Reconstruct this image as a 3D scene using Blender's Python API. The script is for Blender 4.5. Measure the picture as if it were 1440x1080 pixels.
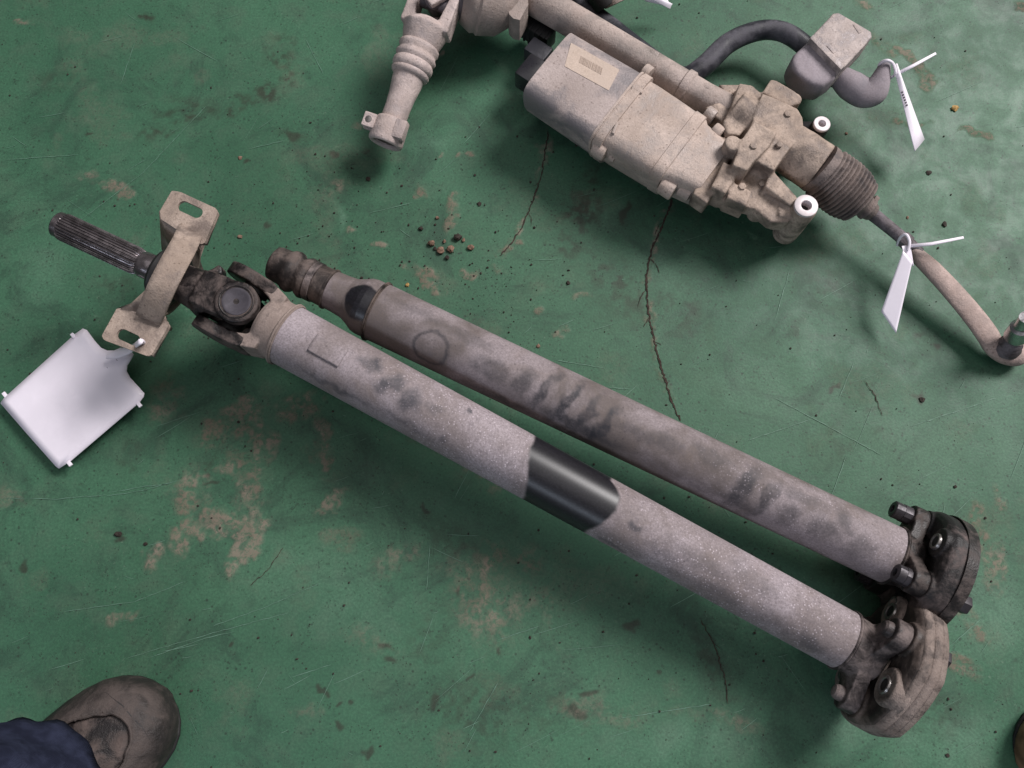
import bpy, bmesh, math, random
import numpy as np
from mathutils import Vector, Matrix

for o in list(bpy.data.objects):
    bpy.data.objects.remove(o, do_unlink=True)
SC = bpy.context.scene
COL = SC.collection
PI = math.pi

# ------------------------------------------------------------------ camera
H = 0.97                       # phone held about a metre above the floor
TILT = math.radians(14)
HFOV = math.radians(66)
F_PX = 720 / math.tan(HFOV / 2)
cam_d = bpy.data.cameras.new('camera')
cam = bpy.data.objects.new('camera', cam_d)
COL.objects.link(cam)
cam.location = (0, 0, H)
cam.rotation_euler = (TILT, 0, 0)
cam_d.sensor_width = 36
cam_d.lens = 18 / math.tan(HFOV / 2)
cam_d.clip_start = 0.01
cam_d.clip_end = 60
SC.camera = cam
# ------------------------------------------------------------------ world and lamps
W = bpy.data.worlds.new('World')
SC.world = W
W.use_nodes = True
bg = W.node_tree.nodes['Background']
bg.inputs[0].default_value = (0.92, 0.94, 1.0, 1)
bg.inputs[1].default_value = 0.07


def area(name, loc, target, sx, sy, power, col):
    l = bpy.data.lights.new(name, 'AREA')
    l.shape = 'RECTANGLE'; l.size = sx; l.size_y = sy; l.energy = power; l.color = col
    o = bpy.data.objects.new(name, l); COL.objects.link(o)
    o.location = loc
    o.rotation_euler = (Vector(target) - Vector(loc)).to_track_quat('-Z', 'Y').to_euler()
    return o


# open workshop door on the right, skylight, and a strip window behind the photographer
area('door_light', (4.6, 3.6, 5.6), (0.0, 0.15, 0.0), 2.9, 2.8, 900, (1.0, 0.965, 0.955))
area('skylight', (0.2, 0.8, 4.2), (0.1, 0.2, 0.0), 4.0, 4.0, 44, (1.0, 0.975, 0.985))
area('strip_window', (-1.25, -2.1, 1.75), (0.0, 0.0, 0.05), 2.6, 0.42, 26, (0.74, 0.84, 1.0))
SC.view_settings.view_transform = 'Standard'
SC.view_settings.look = 'None'
SC.view_settings.exposure = 0
SC.view_settings.gamma = 1
SC.render.engine = 'CYCLES'

# ------------------------------------------------------------------ pixel <-> place helpers
FW = np.array([0, math.sin(TILT), -math.cos(TILT)])
UP = np.array([0, math.cos(TILT), math.sin(TILT)])
RT = np.array([1.0, 0, 0])
CP = np.array([0, 0, H])
ZV = np.array([0, 0, 1.0])


def P(px, py, z=0.0):
    r = FW * F_PX + RT * (px - 720) + UP * (540 - py)
    return CP + r * ((z - H) / r[2])


def proj(p):
    q = np.asarray(p, float) - CP
    d = q @ FW
    return np.stack([720 + F_PX * (q @ RT) / d, 540 - F_PX * (q @ UP) / d], -1)


def mpp(p):
    return float((np.asarray(p) - CP) @ FW) / F_PX


def nrm(v):
    v = np.asarray(v, float)
    return v / np.linalg.norm(v)


class Axis:
    def __init__(s, a, za, b, zb):
        s.A = P(a[0], a[1], za); s.B = P(b[0], b[1], zb)
        s.frame()

    def frame(s):
        s.d = nrm(s.B - s.A); s.L = np.linalg.norm(s.B - s.A)
        s.u = nrm(ZV - s.d * (ZV @ s.d))
        s.v = np.cross(s.d, s.u)
        ts = np.linspace(-0.5, s.L + 0.5, 3000)
        s._t = ts; s._q = proj(s.A + ts[:, None] * s.d)

    def at(s, t):
        return s.A + s.d * t

    def t(s, px, py):
        return float(s._t[np.argmin(((s._q - np.array([px, py])) ** 2).sum(1))])

    def r(s, rpx, t):
        return rpx * mpp(s.at(t))

    def pt(s, t, rad, th):
        return s.at(t) + rad * (s.u * math.cos(th) + s.v * math.sin(th))


# ------------------------------------------------------------------ noise for painted attributes
def _hash(ix, iy, iz, seed):
    n = (ix * 73856093) ^ (iy * 19349663) ^ (iz * 83492791) ^ (seed * 2654435)
    n = (n ^ (n >> 13)) * 1274126177
    n = n & 0x7fffffff
    return ((n ^ (n >> 16)) & 0xffff) / 65535.0


def vnoise(p, scale, seed=0):
    q = np.asarray(p) * scale + 1000
    i = np.floor(q).astype(np.int64); f = q - i
    f = f * f * (3 - 2 * f)
    out = 0
    for a in (0, 1):
        for b in (0, 1):
            for c in (0, 1):
                w = (f[:, 0] if a else 1 - f[:, 0]) * (f[:, 1] if b else 1 - f[:, 1]) * (f[:, 2] if c else 1 - f[:, 2])
                out = out + w * _hash(i[:, 0] + a, i[:, 1] + b, i[:, 2] + c, seed)
    return out


def fbm(p, scale, octv=4, seed=0):
    out = 0; amp = 0.5; tot = 0
    for k in range(octv):
        out = out + amp * vnoise(p, scale * 2 ** k, seed + k * 17); tot += amp; amp *= 0.55
    return out / tot


def sstep(a, b, x):
    t = np.clip((x - a) / (b - a), 0, 1)
    return t * t * (3 - 2 * t)


# ------------------------------------------------------------------ mesh helpers
class MB:
    def __init__(s):
        s.v = []; s.f = []

    def add(s, v, f):
        o = len(s.v)
        s.v += [tuple(map(float, x)) for x in v]
        s.f += [tuple(i + o for i in q) for q in f]
        return s


def lathe_vf(ax, st, n=48, cap=True, rmod=None, th0=0.0, frame=None):
    """st: list of (t metres along axis, radius metres)"""
    u, v = frame if frame else (ax.u, ax.v)
    th = th0 + np.arange(n) * 2 * PI / n
    ring = np.cos(th)[:, None] * u + np.sin(th)[:, None] * v
    V = []; Fc = []
    for k, (t, r) in enumerate(st):
        m = r * (rmod(th, k) if rmod else 1.0)
        m = m * np.ones(n)
        V.append(ax.at(t) + ring * m[:, None])
    V = np.concatenate(V)
    for k in range(len(st) - 1):
        for j in range(n):
            a = k * n + j; b = k * n + (j + 1) % n
            Fc.append((a, b, b + n, a + n))
    if cap:
        Fc.append(tuple(range(n - 1, -1, -1)))
        Fc.append(tuple((len(st) - 1) * n + j for j in range(n)))
    return V, Fc


def lathe_px(ax, st, **kw):
    """st: list of (px,py on axis, radius px)"""
    out = []
    for x, y, r in st:
        t = ax.t(x, y); out.append((t, ax.r(r, t)))
    return lathe_vf(ax, out, **kw)


def cyl_vf(a, b, r0, r1=None, n=24):
    ax = Axis.__new__(Axis); ax.A = np.asarray(a, float); ax.B = np.asarray(b, float)
    ax.d = nrm(ax.B - ax.A); ax.L = np.linalg.norm(ax.B - ax.A)
    ref = ZV if abs(ax.d[2]) < 0.9 else RT
    ax.u = nrm(ref - ax.d * (ref @ ax.d)); ax.v = np.cross(ax.d, ax.u)
    return lathe_vf(ax, [(0, r0), (ax.L, r0 if r1 is None else r1)], n=n)


def mkaxis(a, b):
    ax = Axis.__new__(Axis); ax.A = np.asarray(a, float); ax.B = np.asarray(b, float)
    ax.d = nrm(ax.B - ax.A); ax.L = np.linalg.norm(ax.B - ax.A)
    ref = ZV if abs(ax.d[2]) < 0.9 else RT
    ax.u = nrm(ref - ax.d * (ref @ ax.d)); ax.v = np.cross(ax.d, ax.u)
    return ax


def torus_vf(c, nrmv, R, r, n=32, m=10):
    d = nrm(nrmv); ref = ZV if abs(d[2]) < 0.9 else RT
    u = nrm(ref - d * (ref @ d)); v = np.cross(d, u)
    V = []; Fc = []
    for i in range(n):
        a = 2 * PI * i / n; e = u * math.cos(a) + v * math.sin(a)
        for j in range(m):
            b = 2 * PI * j / m
            V.append(c + e * (R + r * math.cos(b)) + d * r * math.sin(b))
    for i in range(n):
        for j in range(m):
            Fc.append((i * m + j, ((i + 1) % n) * m + j, ((i + 1) % n) * m + (j + 1) % m, i * m + (j + 1) % m))
    return V, Fc


def prism_vf(top, thick=None, bottom=None):
    """top: list of 3D points; bottom: matching list, or thick downwards"""
    n = len(top)
    if bottom is None:
        bottom = [np.asarray(p) - np.array([0, 0, thick]) for p in top]
    V = list(bottom) + list(top)
    Fc = [tuple(range(n - 1, -1, -1)), tuple(n + i for i in range(n))]
    for i in range(n):
        j = (i + 1) % n
        Fc.append((i, j, n + j, n + i))
    return V, Fc


def prism_px(pts, zt, zb):
    top = [P(x, y, zt) for x, y in pts]
    return prism_vf(top, bottom=[np.array([p[0], p[1], zb]) for p in top])


def box_vf(c, ex, ey, ez, hx, hy, hz):
    c = np.asarray(c, float)
    V = [c + sx * hx * ex + sy * hy * ey + sz * hz * ez for sz in (-1, 1) for sx, sy in ((-1, -1), (1, -1), (1, 1), (-1, 1))]
    return V, [(3, 2, 1, 0), (4, 5, 6, 7), (0, 1, 5, 4), (1, 2, 6, 5), (2, 3, 7, 6), (3, 0, 4, 7)]


def sweep_vf(pts, radii, n=20, flat=None, up=ZV):
    """smooth tube through 3D points; flat = list of vertical squash factors"""
    pts = np.asarray(pts, float); k = len(pts)
    # catmull resample
    Q = []; Rr = []; Fl = []
    fl = flat or [1.0] * k
    for i in range(k - 1):
        p0 = pts[max(i - 1, 0)]; p1 = pts[i]; p2 = pts[i + 1]; p3 = pts[min(i + 2, k - 1)]
        for s in np.linspace(0, 1, 8, endpoint=False):
            Q.append(0.5 * (2 * p1 + (p2 - p0) * s + (2 * p0 - 5 * p1 + 4 * p2 - p3) * s * s + (3 * p1 - p0 - 3 * p2 + p3) * s ** 3))
            Rr.append(radii[i] * (1 - s) + radii[i + 1] * s); Fl.append(fl[i] * (1 - s) + fl[i + 1] * s)
    Q.append(pts[-1]); Rr.append(radii[-1]); Fl.append(fl[-1])
    Q = np.array(Q); V = []; Fc = []
    for i in range(len(Q)):
        d = nrm(Q[min(i + 1, len(Q) - 1)] - Q[max(i - 1, 0)])
        u = nrm(up - d * (up @ d)); v = np.cross(d, u)
        for j in range(n):
            a = 2 * PI * j / n
            V.append(Q[i] + Rr[i] * (math.cos(a) * u * Fl[i] + math.sin(a) * v))
    for i in range(len(Q) - 1):
        for j in range(n):
            a = i * n + j; b = i * n + (j + 1) % n
            Fc.append((a, b, b + n, a + n))
    Fc.append(tuple(range(n - 1, -1, -1)))
    Fc.append(tuple((len(Q) - 1) * n + j for j in range(n)))
    return V, Fc


def sheet_vf(c, nu=16, nv=16, bulge=(0, 0, 0)):
    """bilinear sheet from four 3D corners c00,c10,c11,c01 with a bulge"""
    c = [np.asarray(x, float) for x in c]; b = np.asarray(bulge)
    V = []; Fc = []
    for i in range(nu + 1):
        for j in range(nv + 1):
            a = i / nu; e = j / nv
            V.append(c[0] * (1 - a) * (1 - e) + c[1] * a * (1 - e) + c[2] * a * e + c[3] * (1 - a) * e + b * math.sin(PI * a) )
    for i in range(nu):
        for j in range(nv):
            k = i * (nv + 1) + j
            Fc.append((k, k + nv + 1, k + nv + 2, k + 1))
    return V, Fc


def ribbon_vf(pts, widths, up=ZV):
    V = []; Fc = []; k = len(pts); pts = [np.asarray(p, float) for p in pts]
    for i in range(k):
        d = nrm(pts[min(i + 1, k - 1)] - pts[max(i - 1, 0)])
        s = np.cross(d, up)
        s = nrm(s) if np.linalg.norm(s) > 1e-6 else RT
        V += [pts[i] - s * widths[i] / 2, pts[i] + s * widths[i] / 2]
    for i in range(k - 1):
        Fc.append((2 * i, 2 * i + 1, 2 * i + 3, 2 * i + 2))
    return V, Fc


def obj(name, vf, mat, parent=None, smooth=35, bevel=0, seg=2, solid=0, sub=0, remesh=0, rsmooth=4, fix=True):
    if isinstance(vf, MB):
        v, f = vf.v, vf.f
    else:
        v, f = vf
    me = bpy.data.meshes.new(name)
    me.from_pydata([tuple(map(float, x)) for x in v], [], [tuple(int(i) for i in q) for q in f])
    bm = bmesh.new(); bm.from_mesh(me)
    if fix:
        bmesh.ops.recalc_face_normals(bm, faces=bm.faces)
    if bevel:
        es = [e for e in bm.edges if len(e.link_faces) == 2 and e.calc_face_angle(0) > 0.5]
        if es:
            bmesh.ops.bevel(bm, geom=es, offset=bevel, segments=seg, profile=0.6, affect='EDGES', clamp_overlap=True)
    bm.to_mesh(me); bm.free()
    me.materials.append(mat)
    o = bpy.data.objects.new(name, me); COL.objects.link(o)
    if smooth:
        me.polygons.foreach_set('use_smooth', [True] * len(me.polygons))
        if smooth < 180 and not remesh:
            me.set_sharp_from_angle(angle=math.radians(smooth))
    if solid:
        m = o.modifiers.new('thickness', 'SOLIDIFY'); m.thickness = solid; m.offset = 0
    if sub:
        m = o.modifiers.new('sub', 'SUBSURF'); m.levels = sub; m.render_levels = sub
    if remesh:
        m = o.modifiers.new('fuse', 'REMESH'); m.mode = 'VOXEL'; m.voxel_size = remesh; m.use_smooth_shade = True
        m = o.modifiers.new('soften', 'SMOOTH'); m.factor = 0.5; m.iterations = rsmooth
    if parent is not None:
        o.parent = parent
        o.matrix_parent_inverse = parent.matrix_world.inverted()
    return o


def tag(o, label, cat, group=None, kind=None):
    o['label'] = label
    if cat: o['category'] = cat
    if group: o['group'] = group
    if kind: o['kind'] = kind
    return o


def thing(name, label, cat, loc, group=None):
    o = bpy.data.objects.new(name, None); COL.objects.link(o)
    o.location = tuple(map(float, loc)); o.empty_display_size = 0.05
    o.matrix_world = Matrix.Translation(Vector(o.location))
    return tag(o, label, cat, group)


# ------------------------------------------------------------------ materials
def lin(r, g, b):
    f = lambda c: (c / 255 / 12.92) if c <= 10 else ((c / 255 + 0.055) / 1.055) ** 2.4
    return (f(r), f(g), f(b), 1)


class NT:
    def __init__(s, name):
        s.m = bpy.data.materials.new(name); s.m.use_nodes = True
        s.t = s.m.node_tree; s.b = s.t.nodes['Principled BSDF']
        s.co = s.n('ShaderNodeTexCoord').outputs['Object']

    def n(s, ty, **kw):
        x = s.t.nodes.new(ty)
        for k, v in kw.items(): setattr(x, k, v)
        return x

    def put(s, sock, val):
        if val is None: return
        if hasattr(val, 'is_linked') or hasattr(val, 'links'):
            s.t.links.new(val, sock)
        else:
            sock.default_value = val

    def noise(s, scale, detail=4, rough=0.6, dist=0.0, vec=None):
        x = s.n('ShaderNodeTexNoise'); s.put(x.inputs['Vector'], vec or s.co)
        x.inputs['Scale'].default_value = scale; x.inputs['Detail'].default_value = detail
        x.inputs['Roughness'].default_value = rough; x.inputs['Distortion'].default_value = dist
        return x.outputs[0]

    def voro(s, scale, vec=None, feat='F1'):
        x = s.n('ShaderNodeTexVoronoi', feature=feat); s.put(x.inputs['Vector'], vec or s.co)
        x.inputs['Scale'].default_value = scale
        return x.outputs['Distance']

    def ramp(s, val, a, b, lo=0.0, hi=1.0):
        x = s.n('ShaderNodeMapRange', interpolation_type='SMOOTHSTEP'); s.put(x.inputs[0], val)
        for i, q in zip((1, 2, 3, 4), (a, b, lo, hi)): x.inputs[i].default_value = q
        return x.outputs[0]

    def math(s, op, a, b=None, c=None):
        x = s.n('ShaderNodeMath', operation=op); s.put(x.inputs[0], a)
        if b is not None: s.put(x.inputs[1], b)
        if c is not None: s.put(x.inputs[2], c)
        return x.outputs[0]

    def mix(s, fac, a, b):
        x = s.n('ShaderNodeMix', data_type='RGBA'); s.put(x.inputs[0], fac)
        s.put(x.inputs[6], a); s.put(x.inputs[7], b)
        return x.outputs[2]

    def attr(s, name):
        x = s.n('ShaderNodeAttribute'); x.attribute_name = name
        return x.outputs['Fac']

    def bump(s, h, strength=0.3, dist=0.001):
        x = s.n('ShaderNodeBump'); s.put(x.inputs['Height'], h)
        x.inputs['Strength'].default_value = strength; x.inputs['Distance'].default_value = dist
        s.t.links.new(x.outputs[0], s.b.inputs['Normal'])

    def done(s, col, rough, metal=0.0, spec=None):
        s.put(s.b.inputs['Base Color'], col); s.put(s.b.inputs['Roughness'], rough); s.put(s.b.inputs['Metallic'], metal)
        if spec is not None: s.put(s.b.inputs['Specular IOR Level'], spec)
        return s.m


def dusty(name, dust, under, lo=0.35, hi=0.6, scale=35, urough=0.45, umetal=0.0, speck=0.25, bump=0.35, tone=0.18, grain=420):
    """dry road dust lying over paint or metal; dust shows where the noise is above lo..hi"""
    m = NT(name)
    a = m.ramp(m.noise(scale, 6, 0.65, 0.4), lo, hi)
    g = m.noise(grain, 2, 0.7)
    d2 = (dust[0] * (1 - tone), dust[1] * (1 - tone * 1.1), dust[2] * (1 - tone * 1.2), 1)
    d3 = (min(dust[0] * (1 + tone), 1), min(dust[1] * (1 + tone), 1), min(dust[2] * (1 + tone), 1), 1)
    dc = m.mix(m.ramp(m.noise(scale * 0.4, 3), 0.3, 0.7), d2, d3)
    dc = m.mix(m.ramp(g, 0.35, 0.7), m.mix(0.35, dc, (dust[0] * .55, dust[1] * .52, dust[2] * .5, 1)), dc)
    sp = m.math('MULTIPLY', m.ramp(m.voro(170), 0.13, 0.27, 1, 0), m.ramp(m.noise(70, 2), 0.45, 0.56))
    sp = m.math('MAXIMUM', sp, m.math('MULTIPLY', m.ramp(m.noise(190, 4, 0.8), 0.56, 0.68), 0.8))
    dc = m.mix(m.math('MULTIPLY', sp, speck), dc, (dust[0] * .3, dust[1] * .27, dust[2] * .25, 1))
    col = m.mix(a, under, dc)
    r = m.math('MULTIPLY_ADD', a, 0.9 - urough, urough)
    mt = m.math('MULTIPLY', m.math('SUBTRACT', 1.0, a), umetal)
    m.bump(m.math('ADD', g, m.math('MULTIPLY', a, 0.6)), bump, 0.0014)
    return m.done(col, r, mt, 0.35)


def plain(name, col, rough=0.5, metal=0.0, scale=60, var=0.25, bump=0.1, spec=None):
    m = NT(name)
    n = m.noise(scale, 5, 0.65)
    c2 = (col[0] * (1 - var), col[1] * (1 - var), col[2] * (1 - var), 1)
    c = m.mix(m.ramp(n, 0.35, 0.65), c2, col)
    m.bump(m.noise(scale * 8, 3), bump, 0.0006)
    return m.done(c, m.ramp(n, 0.3, 0.7, min(rough + 0.1, 1), max(rough - 0.08, 0.05)), metal, spec)


DUST = lin(150, 137, 134)
TAN = lin(176, 158, 146)
M = {}
M['cast'] = dusty('dusty_cast_aluminium', lin(170, 153, 141), lin(104, 93, 87), 0.3, 0.62, 40, 0.5, 0.3, 0.6, 0.5, 0.24)
M['motor'] = dusty('dusty_motor_aluminium', lin(182, 166, 157), lin(150, 139, 134), 0.3, 0.6, 30, 0.5, 0.2, 0.6, 0.5, 0.24)
M['cover'] = dusty('dusty_motor_cover', lin(176, 163, 160), lin(124, 117, 118), 0.42, 0.6, 14, 0.5, 0.1, 0.6, 0.5, 0.24)
M['column'] = dusty('dusty_column_shaft', lin(188, 173, 169), lin(158, 146, 144), 0.3, 0.6, 45, 0.5, 0.2, 0.6, 0.5, 0.24)
M['rackt'] = dusty('dusty_rack_tube', lin(166, 152, 146), lin(132, 122, 117), 0.3, 0.6, 25, 0.5, 0.2, 0.6, 0.5, 0.24)
M['yoke'] = dusty('dusty_forged_yoke', lin(142, 128, 122), lin(58, 52, 51), 0.20, 0.46, 40, 0.4, 0.3, 0.3, 0.35, 0.18)
M['yoke_dark'] = dusty('oily_forged_yoke', lin(96, 85, 82), lin(30, 27, 28), 0.38, 0.66, 40, 0.38, 0.3, 0.3, 0.35, 0.2)
M['neck'] = dusty('grimy_neck', lin(112, 99, 93), lin(44, 39, 38), 0.35, 0.7, 30, 0.45, 0.2, 0.3, 0.3, 0.2)
M['flange'] = dusty('dusty_flange', lin(118, 107, 105), lin(52, 47, 47), 0.36, 0.64, 45, 0.45, 0.2, 0.3, 0.35, 0.2)
M['flange_dark'] = dusty('grimy_flange', lin(92, 82, 79), lin(36, 33, 33), 0.4, 0.68, 45, 0.45, 0.2, 0.3, 0.35, 0.2)
M['disc_dusty'] = dusty('dusty_rubber_coupling', lin(138, 125, 119), lin(76, 68, 65), 0.30, 0.56, 60, 0.7, 0, 0.5, 0.55, 0.2)
M['disc_dark'] = dusty('dark_rubber_coupling', lin(98, 87, 85), lin(28, 26, 27), 0.46, 0.68, 28, 0.55, 0, 0.3, 0.4, 0.2)
M['bracket'] = dusty('dusty_steel_bracket', lin(164, 148, 137), lin(126, 113, 106), 0.3, 0.6, 35, 0.5, 0.3, 0.6, 0.5, 0.24)
M['bush_bracket'] = dusty('scuffed_clamp', lin(180, 168, 164), lin(134, 126, 126), 0.36, 0.58, 60, 0.5, 0.3, 0.5, 0.35, 0.16)
M['bush'] = dusty('dusty_grey_rubber', lin(150, 141, 147), lin(118, 112, 118), 0.3, 0.6, 25, 0.7, 0, 0.2, 0.2, 0.1)
M['bar'] = dusty('black_bar_paint', lin(92, 90, 98), lin(40, 40, 46), 0.42, 0.72, 22, 0.4, 0, 0.2, 0.2, 0.1)
M['bellows'] = dusty('dusty_bellows', lin(128, 116, 112), lin(72, 66, 66), 0.3, 0.6, 40, 0.6, 0, 0.6, 0.5, 0.24)
M['boot'] = dusty('grimy_boot', lin(98, 87, 83), lin(36, 32, 32), 0.38, 0.66, 45, 0.5, 0, 0.3, 0.3, 0.2)
M['tie'] = dusty('dusty_tie_rod', lin(166, 148, 142), lin(140, 125, 120), 0.3, 0.6, 50, 0.6, 0.2, 0.6, 0.5, 0.24)
M['rod'] = dusty('grey_rod', lin(110, 103, 108), lin(70, 64, 66), 0.35, 0.62, 50, 0.5, 0.3, 0.3, 0.3, 0.15)
M['black'] = plain('black_plastic', lin(34, 33, 38), 0.32, 0, 40, 0.3)
M['blackr'] = plain('black_rubber', lin(28, 26, 27), 0.6, 0, 60, 0.35, 0.2)
M['capm'] = plain('dark_bearing_cap', lin(72, 68, 75), 0.5, 0.35, 90, 0.3, 0.15)
M['steel'] = plain('bright_steel', lin(205, 202, 205), 0.28, 1.0, 120, 0.2, 0.05)
M['zinc'] = plain('pale_machined_ring', lin(206, 196, 198), 0.5, 0.15, 90, 0.1, 0.05)
M['sleeve'] = plain('worn_steel_sleeve', lin(150, 145, 142), 0.35, 0.8, 140, 0.3, 0.1)
M['bolt'] = plain('dark_bolt', lin(66, 62, 66), 0.45, 0.4, 140, 0.35, 0.15)
M['spline'] = plain('oily_spline_steel', lin(118, 111, 113), 0.24, 0.72, 110, 0.55, 0.12)
M['tagw'] = plain('white_tag_plastic', lin(238, 230, 240), 0.42, 0, 10, 0.09, 0.05)
M['ink'] = plain('faded_ink', lin(120, 112, 120), 0.7, 0, 200, 0.2)
M['sticker'] = dusty('dusty_label', lin(194, 176, 163), lin(182, 165, 153), 0.3, 0.6, 40, 0.7, 0, 0.2, 0.1, 0.06)
M['bars'] = plain('faded_barcode_ink', lin(158, 140, 128), 0.8, 0, 200, 0.15)
M['cloth'] = None
M['crumb'] = plain('dry_mud_crumb', lin(128, 102, 86), 0.9, 0, 300, 0.4, 0.5)
M['crumb_dark'] = plain('dark_mud_crumb', lin(52, 44, 38), 0.9, 0, 300, 0.4, 0.5)
M['crumb_yel'] = plain('yellow_crumb', lin(178, 142, 84), 0.8, 0, 300, 0.45, 0.5)
M['crack'] = plain('crack_dirt', lin(60, 47, 40), 0.95, 0, 260, 0.5, 0.15)
M['scratch'] = plain('paint_scratch', lin(94, 128, 110), 0.6, 0, 200, 0.25, 0.1)

m = NT('navy_cloth')
wv = m.n('ShaderNodeTexWave'); m.put(wv.inputs['Vector'], m.co); wv.inputs['Scale'].default_value = 320; wv.inputs['Distortion'].default_value = 2
nz = m.noise(1200, 2)
m.bump(m.math('ADD', wv.outputs['Fac'], nz), 0.5, 0.001)
M['cloth'] = m.done(m.mix(m.ramp(m.noise(45, 4), 0.35, 0.7), lin(34, 37, 53), lin(50, 54, 74)), 0.95, 0, 0.08)

m = NT('scuffed_leather')
a = m.ramp(m.noise(26, 5, 0.6, 0.5), 0.38, 0.68)
c = m.mix(a, lin(40, 36, 36), lin(80, 71, 68))
m.bump(m.math('ADD', m.noise(260, 5, .7), m.math('MULTIPLY', m.noise(45, 4), 2.0)), 0.6, 0.002)
M['leather'] = m.done(c, m.ramp(a, 0, 1, 0.5, 0.75), 0, 0.35)
m = NT('tan_leather')
m.bump(m.noise(300, 4), 0.3, 0.001)
M['tanleather'] = m.done(m.mix(m.ramp(m.noise(30, 5), 0.3, 0.7), lin(84, 62, 46), lin(138, 108, 84)), 0.65, 0, 0.3)

# painted tube: attributes smudge (finger-wiped dust), clean (bare black paint), speck (lime spots)
def tube_mat(name, dust, dust2, smud):
    m = NT(name)
    g = m.noise(420, 3, 0.75); big = m.noise(12, 5, 0.6, 0.3)
    c = m.mix(m.ramp(big, 0.36, 0.62), dust2, dust)
    c = m.mix(m.ramp(g, 0.3, 0.7, 0.5, 0.0), c, lin(80, 72, 72))
    c = m.mix(m.ramp(m.noise(18, 5, 0.7, 0.6), 0.5, 0.75, 0, 0.35), c, lin(108, 94, 86))
    c = m.mix(m.ramp(m.noise(75, 5, 0.75), 0.5, 0.72, 0, 0.4), c, lin(92, 84, 88))
    pit = m.math('MULTIPLY', m.ramp(m.voro(150), 0.10, 0.22, 1, 0), m.ramp(m.noise(28, 3), 0.45, 0.6))
    c = m.mix(m.math('MULTIPLY', pit, 0.45), c, lin(62, 56, 58))
    s = m.math('MULTIPLY', m.attr('smudge'), m.ramp(m.noise(300, 3), 0.2, 0.6, 0.6, 1))
    c = m.mix(s, c, smud)
    v1 = m.ramp(m.voro(300), 0.16, 0.32, 1, 0); v2 = m.ramp(m.voro(150), 0.08, 0.19, .8, 0)
    sp = m.math('MAXIMUM', m.math('MULTIPLY', v1, m.ramp(m.noise(120, 2), 0.42, 0.55)), m.math('MULTIPLY', v2, m.ramp(m.noise(40, 2), 0.46, 0.56)))
    sp = m.math('MULTIPLY', sp, m.attr('speck'))
    c = m.mix(m.math('MULTIPLY', sp, 0.55), c, lin(200, 188, 196))
    cl = m.attr('clean')
    c = m.mix(cl, c, m.mix(m.ramp(m.noise(500, 3), .4, .7), lin(24, 23, 27), lin(36, 35, 40)))
    r = m.math('MULTIPLY_ADD', cl, -0.42, 0.78)
    r = m.math('MULTIPLY_ADD', s, -0.12, r)
    hgt = m.math('MULTIPLY', m.math('ADD', g, m.math('MULTIPLY', sp, 0.8)), m.math('MULTIPLY_ADD', cl, -0.9, 1.0))
    m.bump(hgt, 0.25, 0.0006)
    return m.done(c, r, 0, 0.45)


M['tube'] = tube_mat('dusty_painted_tube', lin(162, 151, 156), lin(130, 119, 119), lin(58, 57, 63))
M['tube2'] = tube_mat('grimy_painted_tube', lin(146, 135, 138), lin(100, 90, 87), lin(46, 44, 49))

# ------------------------------------------------------------------ FLOOR
def rot2(x, y, a):
    c, s = math.cos(a), math.sin(a)
    return x * c + y * s, -x * s + y * c


xs = np.concatenate([[-2.6, -1.8, -1.2], np.linspace(-0.86, 0.86, 940), [1.2, 1.8, 2.6]])
ys = np.concatenate([[-2.2, -1.2, -0.7], np.linspace(-0.36, 0.92, 700), [1.2, 1.7, 2.6]])
GX, GY = np.meshgrid(xs, ys)
nx, ny = len(xs), len(ys)
Vf = np.stack([GX.ravel(), GY.ravel(), np.zeros(nx * ny)], 1)
pq = proj(Vf)                      # floor places of stains are given by where they lie in the photograph
d_ = (Vf - CP) @ FW
warp = np.stack([fbm(Vf, 38, 3, 5) - .5, fbm(Vf, 38, 3, 9) - .5], 1) * 34
fine = fbm(Vf, 120, 3, 21)
mid = fbm(Vf, 45, 4, 33)


def ground_xy(px, py):
    p = P(px, py, 0); return p[0], p[1]


KP = 0.00089                       # metres of floor per photograph pixel
wx = Vf[:, 0] + warp[:, 0] * KP; wy = Vf[:, 1] + warp[:, 1] * KP


def blob(cx, cy, rx, ry, ang=0.0, soft=0.6):
    gx, gy = ground_xy(cx, cy)
    a, b = rot2(wx - gx, wy - gy, -math.radians(ang))
    q = np.sqrt((a / (rx * KP)) ** 2 + (b / (ry * KP)) ** 2)
    return 1 - sstep(1 - soft, 1 + soft * 0.5, q)


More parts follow.
